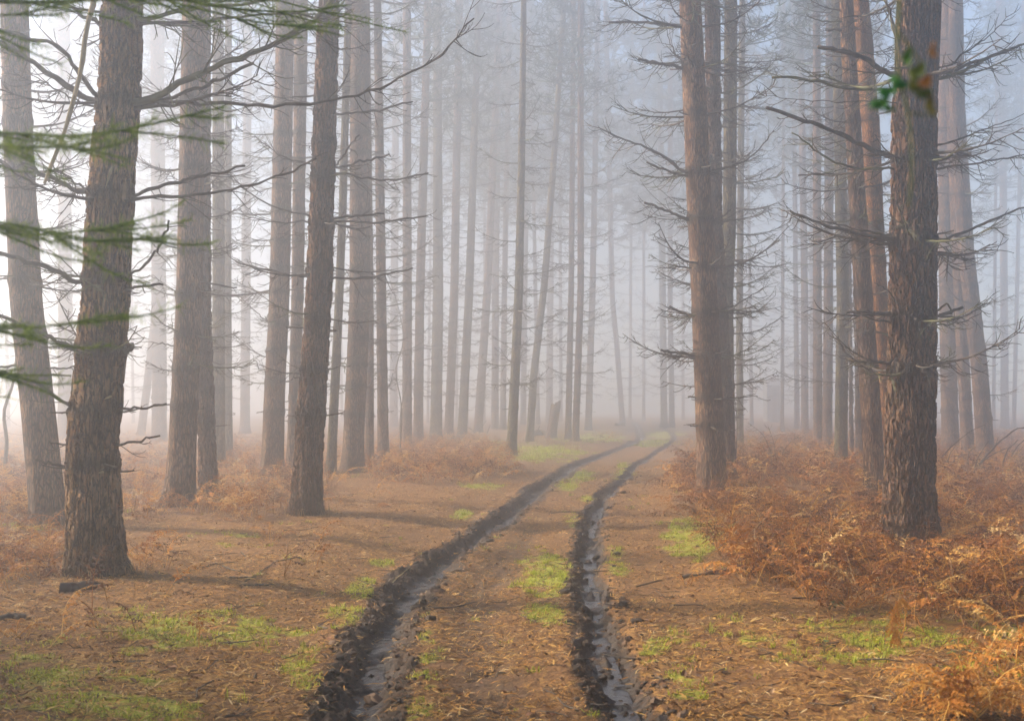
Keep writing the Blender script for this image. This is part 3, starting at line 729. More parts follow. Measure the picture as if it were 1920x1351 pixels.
for pix, r, kw in [
    ([(1672, 297), (1600, 268), (1520, 238), (1430, 210)], .033, dict(r1=.019, twigs=6, tl=.5, fwd=-.1)),
    ([(1670, 318), (1580, 312), (1530, 285), (1484, 250)], .018, dict(r1=.009, m=M_DEAD_MOSSY, twigs=7)),
    ([(1674, 450), (1600, 440), (1540, 425), (1473, 399)], .025, dict(r1=.013, twigs=9, fwd=-.1)),
    ([(1674, 458), (1600, 454), (1518, 460)], .014, dict(twigs=6)),
    ([(1668, 442), (1600, 430), (1540, 416)], .017, dict(twigs=5)),
    ([(1678, 147), (1620, 118), (1527, 94)], .034, dict(blunt=True, twigs=4, fwd=-.1)),
    ([(1676, 171), (1580, 168), (1520, 152), (1448, 148)], .020, dict(blunt=True, m=M_DEAD_MOSSY, twigs=7)),
    ([(1704, 134), (1670, 80), (1641, 18)], .021, dict(r1=.010, twigs=4, fwd=-.4)),
    ([(1676, 75), (1664, 40), (1654, 8)], .017, dict(blunt=True, m=M_DEAD_MOSSY, twigs=1)),
    ([(1676, 193), (1560, 193), (1480, 188), (1418, 176)], .009, dict(twigs=7)),
    ([(1762, 149), (1850, 112), (1920, 85), (1985, 65)], .025, dict(twigs=9, m=M_DEAD_MOSSY)),
    ([(1762, 140), (1830, 118), (1902, 92)], .022, dict(blunt=True, twigs=6)),
    ([(1764, 128), (1810, 100), (1845, 75), (1884, 36)], .013, dict(twigs=8)),
    ([(1760, 300), (1815, 290)], .022, dict(blunt=True, twigs=0)),
    ([(1764, 316), (1850, 305), (1920, 291), (1980, 285)], .015, dict(twigs=9)),
    ([(1766, 272), (1840, 245), (1906, 222)], .014, dict(twigs=6)),
    ([(1756, 452), (1830, 425), (1920, 387), (1990, 365)], .020, dict(twigs=9)),
    ([(1750, 592), (1800, 578)], .024, dict(blunt=True, twigs=1, tl=.2)),
    ([(1740, 588), (1775, 572), (1780, 590)], .014, dict(m=M_DEAD_MOSSY, blunt=True, twigs=1, tl=.2)),
    ([(1756, 609), (1800, 604), (1838, 587)], .012, dict(twigs=2, tl=.3)),
    ([(1668, 590), (1620, 586), (1582, 586)], .024, dict(blunt=True, twigs=1, tl=.2)),
    ([(1672, 604), (1620, 596), (1590, 580)], .015, dict(twigs=3, tl=.35)),
    ([(1690, 583), (1650, 548), (1622, 535)], .017, dict(twigs=2, tl=.3, fwd=-.6)),
    ([(1672, 678), (1630, 680), (1588, 676)], .016, dict(blunt=True, twigs=2, tl=.3)),
]: tree_branch('T32', pix, r, **kw)
for pix, r, kw in [
    ([(1283, 48), (1225, 40), (1142, 38)], .026, dict(blunt=True, twigs=10, tl=.9)),
    ([(1288, 128), (1240, 117), (1198, 109)], .032, dict(blunt=True, twigs=5, tl=.7)),
    ([(1290, 322), (1230, 285), (1170, 262), (1122, 240)], .030, dict(twigs=12, tl=.8)),
    ([(1288, 332), (1240, 315), (1212, 305)], .022, dict(blunt=True, twigs=6, tl=.7)),
    ([(1294, 412), (1250, 395), (1208, 380)], .026, dict(blunt=True, twigs=7, tl=.9)),
    ([(1300, 502), (1232, 503)], .016, dict(twigs=3)),
    ([(1302, 592), (1255, 576)], .026, dict(blunt=True, twigs=3, tl=.6)),
    ([(1304, 592), (1240, 581)], .016, dict(twigs=3, tl=.4)),
    ([(1306, 664), (1280, 662), (1240, 658)], .027, dict(blunt=True, twigs=2, tl=.25)),
    ([(1308, 671), (1254, 668)], .020, dict(blunt=True, twigs=3, tl=.3)),
    ([(1312, 746), (1290, 743)], .018, dict(blunt=True, twigs=0)),
    ([(1316, 798), (1293, 798)], .016, dict(blunt=True, twigs=0)),
    ([(1330, 320), (1400, 300), (1452, 245)], .022, dict(twigs=8, tl=.8)),
    ([(1338, 412), (1370, 394)], .016, dict(blunt=True, twigs=1)),
    ([(1342, 582), (1400, 560), (1430, 540)], .016, dict(twigs=5, tl=.6)),
    ([(1346, 748), (1420, 742)], .016, dict(twigs=4, tl=.4)),
    ([(1288, 120), (1255, 72), (1246, 30)], .014, dict(twigs=6, tl=.7)),
    ([(1286, 0), (1230, -20), (1180, -25)], .024, dict(twigs=12, tl=1.0)),
]: tree_branch('T28', pix, r, **kw)
for pix, r, kw in [
    ([(632, 317), (680, 306), (731, 294)], .018, dict(blunt=True, twigs=6)),
    ([(632, 328), (720, 341), (806, 328)], .016, dict(blunt=True, twigs=9, tl=.6)),
    ([(628, 314), (655, 280), (674, 258)], .014, dict(blunt=True, twigs=2)),
    ([(628, 412), (720, 402)], .017, dict(blunt=True, twigs=4)),
    ([(628, 418), (700, 420), (801, 406)], .017, dict(blunt=True, twigs=7)),
    ([(626, 523), (700, 521), (777, 505)], .016, dict(blunt=True, twigs=6)),
    ([(636, 217), (700, 212), (776, 194)], .017, dict(blunt=True, twigs=5)),
    ([(590, 408), (500, 383), (450, 345), (405, 300)], .014, dict(twigs=8)),
    ([(590, 418), (530, 420), (450, 404)], .015, dict(twigs=6)),
    ([(584, 521), (500, 506), (440, 488), (418, 470)], .016, dict(twigs=7)),
    ([(575, 617), (535, 614)], .014, dict(blunt=True, twigs=2, tl=.2)),
    ([(592, 312), (530, 295), (480, 260)], .014, dict(twigs=8)),
    ([(596, 200), (540, 190), (490, 168)], .016, dict(twigs=8)),
    ([(568, 708), (552, 707)], .012, dict(blunt=True, twigs=0)),
    ([(632, 620), (618, 618)], .012, dict(blunt=True, twigs=0)),
]: tree_branch('T9', pix, r, **kw)
for k_, pix, r, kw in [
    ('T3', [(332, 648), (283, 640)], .016, dict(twigs=2)), ('T3', [(372, 530), (445, 541)], .016, dict(blunt=True, twigs=2)), ('T3', [(372, 655), (418, 652)], .013, dict(twigs=2)),
    ('T8', [(508, 602), (470, 575), (448, 552)], .015, dict(twigs=5)), ('T8', [(500, 668), (465, 652), (437, 636)], .015, dict(twigs=4)),
    ('T30a', [(1612, 330), (1540, 328), (1496, 331)], .018, dict(blunt=True, twigs=2)), ('T30a', [(1605, 55), (1548, 58)], .030, dict(blunt=True, twigs=2)), ('T30a', [(1600, 40), (1540, 40), (1510, 28)], .02, dict(m=M_DEAD_MOSSY, twigs=5)),
    ('T2', [(80, 690), (130, 690), (150, 684)], .018, dict(twigs=3)), ('T2', [(40, 686), (-20, 692)], .024, dict(twigs=2)), ('T2', [(60, 280), (110, 245), (150, 255)], .012, dict(twigs=6)),
    ('T35', [(1840, 655), (1878, 645)], .014, dict(blunt=True, twigs=1)), ('T35', [(1832, 575), (1880, 553)], .014, dict(twigs=2)), ('T35', [(1826, 508), (1858, 490)], .014, dict(twigs=3)),
]: tree_branch(k_, pix, r, **kw)

# the peeling bark strips on the nearest left trunk
def peel(key, a, b, w):
    T = TREES[key]; B, Y = T["B"], T["Y"]
    p0, p1 = at_y(*a, Y) - B, at_y(*b, Y) - B
    c, r = T["axis"](p0[2]); f = np.array([0, -math.sqrt(max(.01, r * r - (p0[0] - c[0]) ** 2)) - .03, 0])
    mb = MB(); P = smooth_poly([p0 + f, (p0 + p1) / 2 + f * 1.05, p1 + f * 1.12], 8); tube(mb, P, [w * .5, w, w, w * .9, w * .8, w * .6, w * .4, w * .2], 6)
    o = link("bark_flake", mb.mesh("flake", M_DEAD_PALE), T["root"])
peel('T1', (225, 320), (214, 362), .012); peel('T1', (208, 882), (197, 884), .013); peel('T1', (220, 742), (208, 748), .013)

# ------------------------------------------------------------------ broken stump, saplings, fallen wood
def stump():
    B = base_from_px(1033, 818); Y = B[1]; sc = Y / FPX
    t = thing("broken_stump", "pale broken stump leaning right with a jagged top at the edge of the track", "tree stump", B)
    R = random.Random(5); k = 20; mb = MB()
    top = at_y(1042, 760, Y) - B; r = 9.0 * sc
    zz = np.linspace(-.2, top[2], 14); th = np.arange(k) / k * 2 * math.pi
    jag = np.array([R.uniform(-.02, .20) for _ in range(k)])
    V = []
    for i, z in enumerate(zz):
        f = max(0, z) / top[2]; rr = r * (1 + .25 * math.exp(-max(z, 0) / .2)) * (1 + .07 * np.sin(th * 3 + 1) + .05 * np.sin(th * 7))
        x = top[0] * f + rr * np.cos(th); y = rr * np.sin(th); z_ = np.full(k, z) + (jag + .10 * np.cos(th)) * (i == len(zz) - 1)
        V.append(np.stack([x, y, z_], 1))
    V.append(V[-1] * np.array([.3, .3, 1]) + np.array([top[0] * .7, 0, -.10])); V = np.concatenate(V); n = len(zz) + 1
    i = np.arange(n - 1)[:, None] * k; j = np.arange(k)[None, :]; j2 = (j + 1) % k
    q = np.stack([i + j, i + j2, i + k + j2, i + k + j], -1).reshape(-1, 4)
    mb.add(V, q, [((n - 1) * k, (n - 1) * k + a, (n - 1) * k + a + 1) for a in range(1, k - 1)])
    link("trunk", mb.mesh("stump_mesh", M_BARK, attrs={"knot": np.zeros(len(V))}), t)
    for a in range(4):
        sp = MB(); an = 1.2 + a * .9; p = top + np.array([math.cos(an) * r * .8, math.sin(an) * r * .8, -.05])
        tube(sp, smooth_poly([p, p + [.01, 0, .15], p + [.03, 0, .28 * R.uniform(.5, 1)]], 5), [.04, .03, .022, .013, .004], 5)
        link("splinter", sp.mesh("splinter_mesh", M_DEAD_PALE), t)
stump()

def stick(name, label, pix, r0, r1, m=M_DEAD, twigs=0, tl=.3, cat="fallen branch", group=None, rise=0.0, on_ground=True, Y=None, k=7):
    """a branch lying on (or rising from) the forest floor, through photo points"""
    R = random.Random(hash_key(label + str(pix)))
    if on_ground:
        P = [base_from_px(*p) + np.array([0, 0, r0 * .8]) for p in pix]
    else:
        P = [at_y(px, py, Y) for px, py in pix]
    c = P[0].copy(); P = smooth_poly([p - c for p in P], 12)
    P += np.array([[R.gauss(0, r0 * .25) for _ in range(3)] for _ in P])
    mb = MB(); tube(mb, P, np.linspace(r0, r1, len(P)) * (1 + .12 * np.sin(np.arange(len(P)) * 2.1)), k)
    if twigs: add_twigs(mb, R, P, twigs, tl, r=max(.003, r1 * .5))
    o = link(name, mb.mesh(name + "_mesh", m), None, c)
    tag(o, label, cat, group); return o

stick("log_piece", "short black rotten log lying in front of the nearest left trunk", [(115, 1112), (145, 1107), (178, 1106)], .046, .05, simple_mat("rotten_log", (.008, .007, .006), (.026, .022, .019), 20, .55), k=14)
stick("log_piece", "dark rotten bark slab at the left picture edge among orange fern scraps", [(0, 1164), (20, 1160), (46, 1161)], .022, .028, M_DEAD, k=10)
stick("fallen_branch", "dark fallen branch in the bracken edge with a rusty fern hanging on its left end", [(1280, 1084), (1320, 1078), (1372, 1070)], .018, .026, M_DEAD, twigs=3, tl=.3)
for pix, lab in [([(418, 1062), (440, 1070), (462, 1073)], "short dark twig on the needles right of the nearest left trunk"),
                 ([(460, 1090), (490, 1072), (520, 1050)], "thin twig pointing up right on the needle floor, right of the nearest left trunk"),
                 ([(380, 1065), (400, 1058), (440, 1054)], "thin pale twig lying nearest to the left trunk on the needle floor"),
                 ([(440, 1108), (470, 1116), (478, 1118)], "stubby twig lying below the other twigs on the needle floor"),
                 ([(450, 1098), (500, 1097), (530, 1096)], "thin pale straight twig above the green grass patch on the left"),
                 ([(430, 1083), (470, 1083), (490, 1080)], "dark twig lying level in the middle of the left needle floor"),
                 ([(452, 1035), (462, 1045), (478, 1055)], "small forked twig on the needles in front of the dark clearing edge pine")]:
    stick("twig", lab, pix, .009, .005, M_DEAD, twigs=2, tl=.18, cat="twig", group="twigs on the needle floor")
stick("twig", "pale curved straw bending over the left rut", [(730, 1098), (748, 1080), (770, 1062)], .006, .003, M_DEAD_PALE, cat="twig", on_ground=False, Y=base_from_px(735, 1098)[1])

YB = base_from_px(1830, 905)[1]
for pix, r, lab in [([(1752, 872), (1790, 832), (1820, 808), (1846, 796)], .016, "long grey branch rising from the brushwood beside the nearest right trunk"),
                 ([(1834, 872), (1866, 835), (1900, 808), (1945, 795)], .022, "arching grey branch in the brushwood at the foot of the leaning reddish pine"),
                 ([(1880, 876), (1888, 846), (1909, 824)], .017, "upright bent stick in the brushwood right of the leaning reddish pine"),
                 ([(1889, 876), (1900, 848), (1930, 815)], .017, "bent stick reaching the right picture edge above the bracken"),
                 ([(1838, 870), (1860, 852), (1888, 840)], .014, "low straight stick crossing in front of the leaning reddish pine"),
                 ([(1822, 898), (1838, 850), (1854, 826)], .014, "stick standing in front of the foot of the leaning reddish pine"),
                 ([(1851, 895), (1840, 870), (1820, 862)], .012, "short pale stick leaning left in the brushwood"),
                 ([(1768, 880), (1785, 868), (1800, 856)], .013, "short grey stick low beside the nearest right trunk"),
                 ([(1776, 866), (1784, 846), (1790, 838)], .011, "thin twig standing between the nearest right trunk and the slim pine"),
                 ([(1815, 870), (1816, 850), (1825, 838)], .011, "thin bent twig standing in front of the slim pine on the right")]:
    stick("fallen_branch", lab, pix, r, r * .5, M_DEAD, twigs=4, tl=.5, group="dead brushwood on the right", on_ground=False, Y=YB - 1.0 + .25 * (hash_key(lab) % 5))
YS = base_from_px(1000, 822)[1]
for pix, r, lab in [([(876, 800), (888, 808), (896, 822), (900, 806), (912, 788)], .02, "forked dead branch at the foot of the right leaning foggy pine"),
                 ([(913, 812), (918, 800), (919, 795)], .03, "short upright broken stick left of the slender yellowish pine"),
                 ([(1003, 815), (1009, 804), (1012, 799)], .03, "short upright stick between the leaning greenish pine and the broken stump")]:
    stick("fallen_branch", lab, pix, r, r * .6, M_DEAD, group="dead sticks by the stump", on_ground=False, Y=YS)
stick("fallen_log", "dark rotting log lying across the foot of the broken stump", [(990, 817), (1015, 815), (1043, 818)], .16, .13, M_DEAD, k=14, cat="log")
stick("fallen_log", "pale log lying far off in the fog across the track's end", [(1154, 798), (1163, 797), (1171, 797)], .10, .09, M_DEAD_PALE, k=10, cat="log")

def sapling(label, stems, Y0px, m=M_DEAD, twigs=10, tl=.8, r=.02):
    B = base_from_px(*Y0px); Y = B[1]
    t = thing("bare_sapling", label, "sapling", B)
    R = random.Random(hash_key(label))
    for i, (pix, rr) in enumerate(stems):
        P = smooth_poly([at_y(px, py, Y + .1 * i) - B for px, py in pix], 18); P[:, 1] += .12 * np.sin(np.linspace(0, 5, 18) + i)
        mb = MB(); tube(mb, P, np.linspace(rr, rr * .3, 18), 6); add_twigs(mb, R, P, twigs, tl, r=.004)
        link("stem", mb.mesh("stem_mesh", m), t)
sapling("curved bare sapling with wavy crossing stems in front of the pale foggy pines", [([(750, 845), (752, 760), (742, 690), (756, 640), (748, 580), (730, 520)], .03), ([(750, 840), (751, 770), (764, 710), (772, 640), (765, 600)], .022)], (750, 848))
sapling("pale crooked sapling bending at the far left picture edge in fog", [([(8, 884), (10, 830), (4, 770), (22, 720), (36, 640), (60, 560)], .05)], (8, 886), twigs=16, tl=1.2)
sapling("bare twiggy shrub among yellow grass right of the reddish pine", [([(1460, 880), (1448, 850), (1430, 815), (1405, 795)], .012), ([(1460, 880), (1452, 840), (1440, 800)], .010), ([(1462, 880), (1470, 840), (1500, 815)], .010)], (1460, 882), twigs=14, tl=.5)
sapling("thin bare stems standing along the right side of the reddish pine's group", [([(1376, 900), (1384, 800), (1376, 700), (1386, 620), (1400, 560)], .010), ([(1378, 900), (1372, 780), (1382, 660)], .008)], (1378, 902), twigs=12, tl=.5)

# hanging broken pole caught in the nearest left pine
tree_pole = stick("hanging_pole", "pale broken pole hanging slantwise in front of the nearest left pine's branches", [(176, -25), (158, 90), (142, 170), (118, 250), (82, 345)], .026, .016, M_DEAD_PALE, cat="broken pole", on_ground=False, Y=TREES['T1']["Y"] - .62)

# green needle boughs close to the lens, from a young conifer standing just outside the left edge
M_SPRAY = tint_mat("green_needles", [(0, (.05, .09, .015)), (.5, (.17, .26, .04)), (1, (.34, .40, .08))], .6, .25)
def spray_bough(t, B, pix, Y, r, seed, dens=90, nl=.035, name="bough"):
    R = random.Random(seed); G = np.random.default_rng(seed)
    P = smooth_poly([at_y(px, py, Y + dy) - B for px, py, dy in pix], 24)
    mb = MB(); tube(mb, P, np.linspace(r, r * .35, 24), 6, .2)
    stems = [P]
    for i in range(10):
        k = R.randint(6, 21); tdir = P[k + 1] - P[k]; tdir /= np.linalg.norm(tdir)
        d = tdir + np.array([R.uniform(-.3, .3), R.uniform(-.8, .8), R.uniform(-.28, .06)])
        a = twig_arc(R, P[k], d, R.uniform(.12, .34), R.choice([.3, -.2, .6]), 8); tube(mb, a, np.linspace(.0035, .0015, 8), 4, .2); stems.append(a)
    for a in stems:
        n = int(dens * np.linalg.norm(a[-1] - a[0]) * 6) + 20
        u = G.uniform(.08, 1, n) * (len(a) - 1.001); i = u.astype(int); f = (u - i)[:, None]
        c = a[i] * (1 - f) + a[i + 1] * f; td = a[i + 1] - a[i]; td /= np.linalg.norm(td, axis=1)[:, None]
        d = td * .7 + G.normal(size=(n, 3)) * .6; d /= np.linalg.norm(d, axis=1)[:, None]
        s = np.cross(d, G.normal(size=(n, 3))); s /= np.linalg.norm(s, axis=1)[:, None]
        L = G.uniform(.6, 1.2, n)[:, None] * nl; w = .0011
        v = np.stack([c - s * w, c + s * w, c + d * L + s * w * .4, c + d * L - s * w * .4], 1)
        mb.add(v.reshape(-1, 3), np.arange(n * 4).reshape(-1, 4), None, np.repeat(G.uniform(.1, 1, n), 4))
    link(name, mb.mesh("bough_mesh", M_SPRAY, tint=True), t)
def young_conifer():
    B = np.array([-2.05, 3.7, gz(-2.05, 3.7)])
    t = thing("young_conifer", "blurred green needle boughs reaching in close to the lens from the left edge and top", "conifer", B)
    mb = MB(); R = random.Random(3)
    link("trunk", trunk_mesh(R, [np.array([0, 0, 0.]), np.array([.15, .1, 6.5])], [(-.3, .07), (6.5, .012)], M_BARK_MOSSY, 20, .15, 6.5, [1, 1.6, 2.2, 2.8, 3.4]), t)
    for i, (pix, Y, r) in enumerate([
        ([(-330, 262, .3), (-60, 246, .1), (60, 252, .0), (150, 254, -.1), (230, 244, -.1), (330, 222, -.1), (420, 200, 0)], 3.5, .007),
        ([(-330, 262, .3), (-40, 268, .0), (60, 276, -.2), (140, 274, -.2), (200, 262, -.2)], 3.3, .006),
        ([(-330, 440, .2), (-50, 412, 0), (60, 428, -.1), (150, 450, -.1), (240, 452, -.1), (330, 440, 0)], 3.5, .006),
        ([(-330, 440, .2), (-40, 432, 0), (70, 440, .1), (160, 432, .1), (260, 420, .2)], 3.7, .006),
        ([(-330, 640, .1), (-20, 612, 0), (80, 612, -.1), (150, 604, -.1), (190, 592, -.1)], 3.4, .005),
        ([(-330, 640, .1), (-60, 688, 0), (20, 695, 0), (45, 690, 0)], 3.6, .004),
        ([(-330, -80, .3), (-60, 2, 0), (80, 4, 0), (220, -2, -.1), (380, 2, -.1), (520, 0, 0)], 3.6, .008),
        ([(-330, -80, .3), (0, -40, .1), (200, -30, .1), (420, 14, .2), (560, 22, .3), (650, 10, .3)], 4.0, .008),
        ([(-330, -80, .3), (-40, 28, 0), (40, 26, 0), (110, 8, 0)], 3.4, .006),
        ([(-330, -80, .3), (100, -50, .2), (330, 6, .3), (470, 40, .4), (600, 52, .5)], 4.3, .006),
        ([(-330, -80, .3), (150, -70, .3), (420, -25, .5), (600, 22, .7), (760, 60, .9)], 4.6, .006)]):
        spray_bough(t, B, pix, Y, r, 60 + i, dens=44 if i < 6 else 48)
young_conifer()
def leafy_twig():
    """an out-of-focus twig with a few green and brown leaves, hanging from an overhead bough in front of the nearest right trunk"""
    Y = 1.7; B = at_y(1690, -60, Y)
    t = thing("leafy_twig", "blurred bramble stem with a few green and brown leaves hanging before the nearest right trunk", "leafy stem", B)
    mg = tint_mat("bramble_leaf", [(0, (.05, .20, .05)), (.45, (.12, .20, .04)), (.75, (.24, .20, .05)), (1, (.50, .22, .06))], .6, .2, .15)
    mb = MB(); P = smooth_poly([at_y(px, py, Y) - B for px, py in [(1690, -60), (1684, 40), (1682, 120), (1700, 200), (1708, 260), (1710, 320), (1704, 390)]], 26)
    tube(mb, P, np.linspace(.0024, .0011, 26), 6, .5)
    q = smooth_poly([at_y(px, py, Y) - B for px, py in [(1684, 60), (1715, 100), (1735, 140), (1745, 175)]], 12); tube(mb, q, np.linspace(.0017, .0009, 12), 5, .6)
    q2 = smooth_poly([at_y(px, py, Y) - B for px, py in [(1706, 212), (1730, 215), (1756, 218)]], 8); tube(mb, q2, np.linspace(.0016, .001, 8), 5, .6)
    link("stem", mb.mesh("bramble_stem", tint_mat("bramble_stem", [(0, (.08, .10, .03)), (1, (.16, .17, .06))], .7), tint=True), t)
    R = random.Random(12)
    def leaf(px, py, L, w, ang, tint, tilt):
        L *= .36; w *= .34
        c = at_y(px, py, Y - .03) - B
        u = np.linspace(0, 1, 8); pr = np.sin(u * math.pi) ** .8 * w * (1 + .12 * np.sin(u * 25)); mb = MB()
        ax = np.array([math.cos(ang), math.sin(tilt) * .5, math.sin(ang)]); ax /= np.linalg.norm(ax); sd = np.array([-math.sin(ang), .35, math.cos(ang)])
        v = []
        for a, p in zip(u, pr):
            m = c + ax * (a - .5) * L + np.array([0, .02 * math.sin(a * 3), 0])
            v += [m - sd * p, m + np.array([0, .012, 0]), m + sd * p]
        f = []
        for i in range(7): f += [(3*i, 3*i+1, 3*i+4, 3*i+3), (3*i+1, 3*i+2, 3*i+5, 3*i+4)]
        mb.add(v, f, None, tint); link("leaf", mb.mesh("leaf_mesh", mg, tint=True), t)
    for a in [(1708, 102, .075, .018, 1.4, .3, .3), (1690, 150, .075, .030, -.5, .1, .2), (1666, 168, .075, .026, .3, .05, .5), (1725, 130, .08, .026, .9, .55, .2), (1722, 155, .07, .025, -1.0, .6, .4),
              (1742, 150, .055, .024, 1.1, 1., .3), (1757, 90, .05, .012, -1.3, .95, .2), (1752, 192, .085, .020, -1.3, .75, .2), (1652, 190, .09, .024, .4, .12, .6), (1672, 197, .05, .02, -.4, .2, .4), (1735, 170, .06, .022, .2, .5, .2)]: leaf(*a)
leafy_twig()

# pale hut far off in the fog
def hut():
    B = base_from_px(1447, 789); Y = B[1]; sc = Y / FPX
    t = thing("pale_hut", "low hut with a white roof band half lost in fog right of the track bend", "hut", B)
    w, d = 29 * sc, 2.2; h0, h1 = at_y(1447, 722, Y)[2] - B[2], at_y(1447, 709, Y)[2] - B[2]
    def box(name, x0, x1, y0, y1, z0, z1, mm):
        v = [(x, y, z) for z in (z0, z1) for y in (y0, y1) for x in (x0, x1)]
        mb = MB(); mb.add(v, [(0, 2, 3, 1), (4, 5, 7, 6), (0, 1, 5, 4), (2, 6, 7, 3), (0, 4, 6, 2), (1, 3, 7, 5)]); return link(name, mb.mesh(name, mm, smooth=False), t)
    box("wall", -w / 2 + .12, w / 2 - .12, -d / 2 + .12, d / 2 - .12, -.3, h0, simple_mat("hut_wall", (.16, .15, .13), (.22, .21, .19), 3))
    box("roof", -w / 2, w / 2, -d / 2, d / 2, h0 + .003, h1, simple_mat("hut_roof", (.66, .66, .62), (.78, .78, .74), 3))
    box("door", -w * .1, w * .2, -d / 2 + .08, -d / 2 + .117, -.1, h0 - .25, M_DEAD)
hut()
# ------------------------------------------------------------------ forest floor cover
M_BRACKEN = tint_mat("dead_bracken", [(0, (.06, .020, .007)), (.3, (.19, .064, .010)), (.55, (.42, .160, .022)), (.8, (.58, .31, .06)), (1, (.62, .42, .17))], .8, .25)
M_LITTER = tint_mat("needle_litter", [(0, (.030, .014, .008)), (.3, (.12, .050, .012)), (.6, (.42, .195, .034)), (.85, (.60, .37, .10)), (1, (.58, .42, .22))], .85)
M_LEAF = tint_mat("fallen_leaf", [(0, (.06, .03, .018)), (.4, (.19, .085, .04)), (.7, (.33, .16, .08)), (.9, (.46, .30, .18)), (1, (.50, .22, .04))], .7, .15)
M_GRASS = tint_mat("grass_blades", [(0, (.07, .09, .010)), (.4, (.27, .31, .018)), (.75, (.47, .48, .035)), (1, (.52, .44, .12))], .65, .3)
M_MUD = tint_mat("mud_clods", [(0, (.009, .006, .0045)), (.55, (.040, .025, .015)), (1, (.15, .09, .05))], .75)
M_STRAW = tint_mat("bracken_stalks", [(0, (.10, .045, .018)), (.5, (.27, .15, .06)), (1, (.48, .35, .18))], .7)

def frond_template(seed, L=.75, detail=5, pairs=11):
    """one dead bracken frond: arching stalk, curled drooping pinnae with little leaflets; base at origin, leaning along +X"""
    R = random.Random(seed); n = 14
    el = R.uniform(.7, 1.35); p = np.zeros(3); pts = [p.copy()]; az = 0.0
    bend = R.uniform(1.9, 3.3)
    for i in range(n - 1):
        s = i / (n - 1); e = el - bend * max(0, s - .25) ** 1.2; az += R.gauss(0, .10)
        p = p + np.array([math.cos(e) * math.cos(az), math.cos(e) * math.sin(az), math.sin(e)]) * L / (n - 1); pts.append(p.copy())
    P = np.array(pts); P[:, 2] = np.maximum(P[:, 2], .01)
    mb = MB(); tube(mb, P, np.linspace(.0045, .0015, n), 3, .75)
    for k in range(pairs):
        s = .28 + .70 * k / pairs
        i = min(n - 2, int(s * (n - 1))); f = s * (n - 1) - i
        c = P[i] * (1 - f) + P[i + 1] * f; t = P[i + 1] - P[i]; t /= np.linalg.norm(t)
        side = np.cross(t, [0, 0, 1.0]); side /= np.linalg.norm(side) + 1e-6
        for sg in (-1, 1):
            if R.random() < .12: continue
            l = L * .30 * (1 - s) ** .65 * R.uniform(.7, 1.15)
            d = side * sg * R.uniform(.5, 1.0) + t * R.uniform(.2, .6) + np.array([0, 0, R.uniform(-.7, .1)])
            a = twig_arc(R, c, d, l, R.choice([-1.3, -.9, -1.6, .5]), detail + 1)
            tn = R.uniform(-.12, .12)
            V, T_ = [], []
            for j in range(detail):
                q = a[j]; dd = a[j + 1] - a[j]; ll = np.linalg.norm(dd); dd = dd / (ll + 1e-9)
                w = np.cross(dd, [R.uniform(-.4, .4), R.uniform(-.4, .4), 1.0]); w /= np.linalg.norm(w) + 1e-6
                h = l * .17 * (1 - j / (detail + 1)) * R.uniform(.8, 1.3)
                for s2 in (-1, 1):
                    b = len(V); curl = np.array([0, 0, R.uniform(-.8, .3) * h])
                    V += [q, q + dd * ll * 1.0, q + dd * ll * .75 + w * s2 * h + curl]; T_.append((b, b + 1, b + 2))
            mb.add(V, None, T_, .45 + tn)
    return mb
def pack(mb):
    return (np.concatenate(mb.v), np.concatenate(mb.q) if mb.q else np.zeros((0, 4), int), np.concatenate(mb.t) if mb.t else np.zeros((0, 3), int), np.concatenate(mb.tv))
def scatter(mb, temps, pos, rot, sc, tint, tilt=None):
    """copies of templates at pos, spun by rot, scaled, tinted"""
    idx = rng.integers(0, len(temps), len(pos))
    for k, (v, q, t, tv) in enumerate(temps):
        m = np.nonzero(idx == k)[0]
        if not len(m): continue
        c, s = np.cos(rot[m]), np.sin(rot[m]); x = v[None, :, 0] * sc[m, None]; y = v[None, :, 1] * sc[m, None]; z = v[None, :, 2] * sc[m, None]
        if tilt is not None:
            a, b = np.cos(tilt[m])[:, None], np.sin(tilt[m])[:, None]; x, z = x * a + z * b, -x * b + z * a
        V = np.stack([x * c[:, None] - y * s[:, None] + pos[m, 0:1], x * s[:, None] + y * c[:, None] + pos[m, 1:2], z + pos[m, 2:3]], -1)
        off = (np.arange(len(m)) * len(v))[:, None, None]
        mb.add(V.reshape(-1, 3), (q[None] + off).reshape(-1, 4), (t[None] + off).reshape(-1, 3), np.clip(tv[None, :] + tint[m, None], 0, 1).ravel())

TREE_XY = np.array([(T["B"][0], T["B"][1], T["rad"][1][1]) for T in TREES.values()])
def clear_of_trees(x, y, pad=.02):
    d = np.hypot(x[:, None] - TREE_XY[None, :, 0], y[:, None] - TREE_XY[None, :, 1]) - TREE_XY[None, :, 2]
    return d.min(1) > pad
def sample(n, y0, y1, wfac=.52, power=1.0):
    """points over the visible wedge; power 1 = even on the ground, lower = denser near the camera"""
    u = rng.random(n); y = (y0 ** (power + 1) + u * (y1 ** (power + 1) - y0 ** (power + 1))) ** (1 / (power + 1))
    x = (rng.random(n) * 2 - 1) * (y * wfac + .6); return x, y

FRONDS = [pack(frond_template(400 + i)) for i in range(14)]
FRONDS_FAR = [pack(frond_template(450 + i, detail=3, pairs=8)) for i in range(10)]

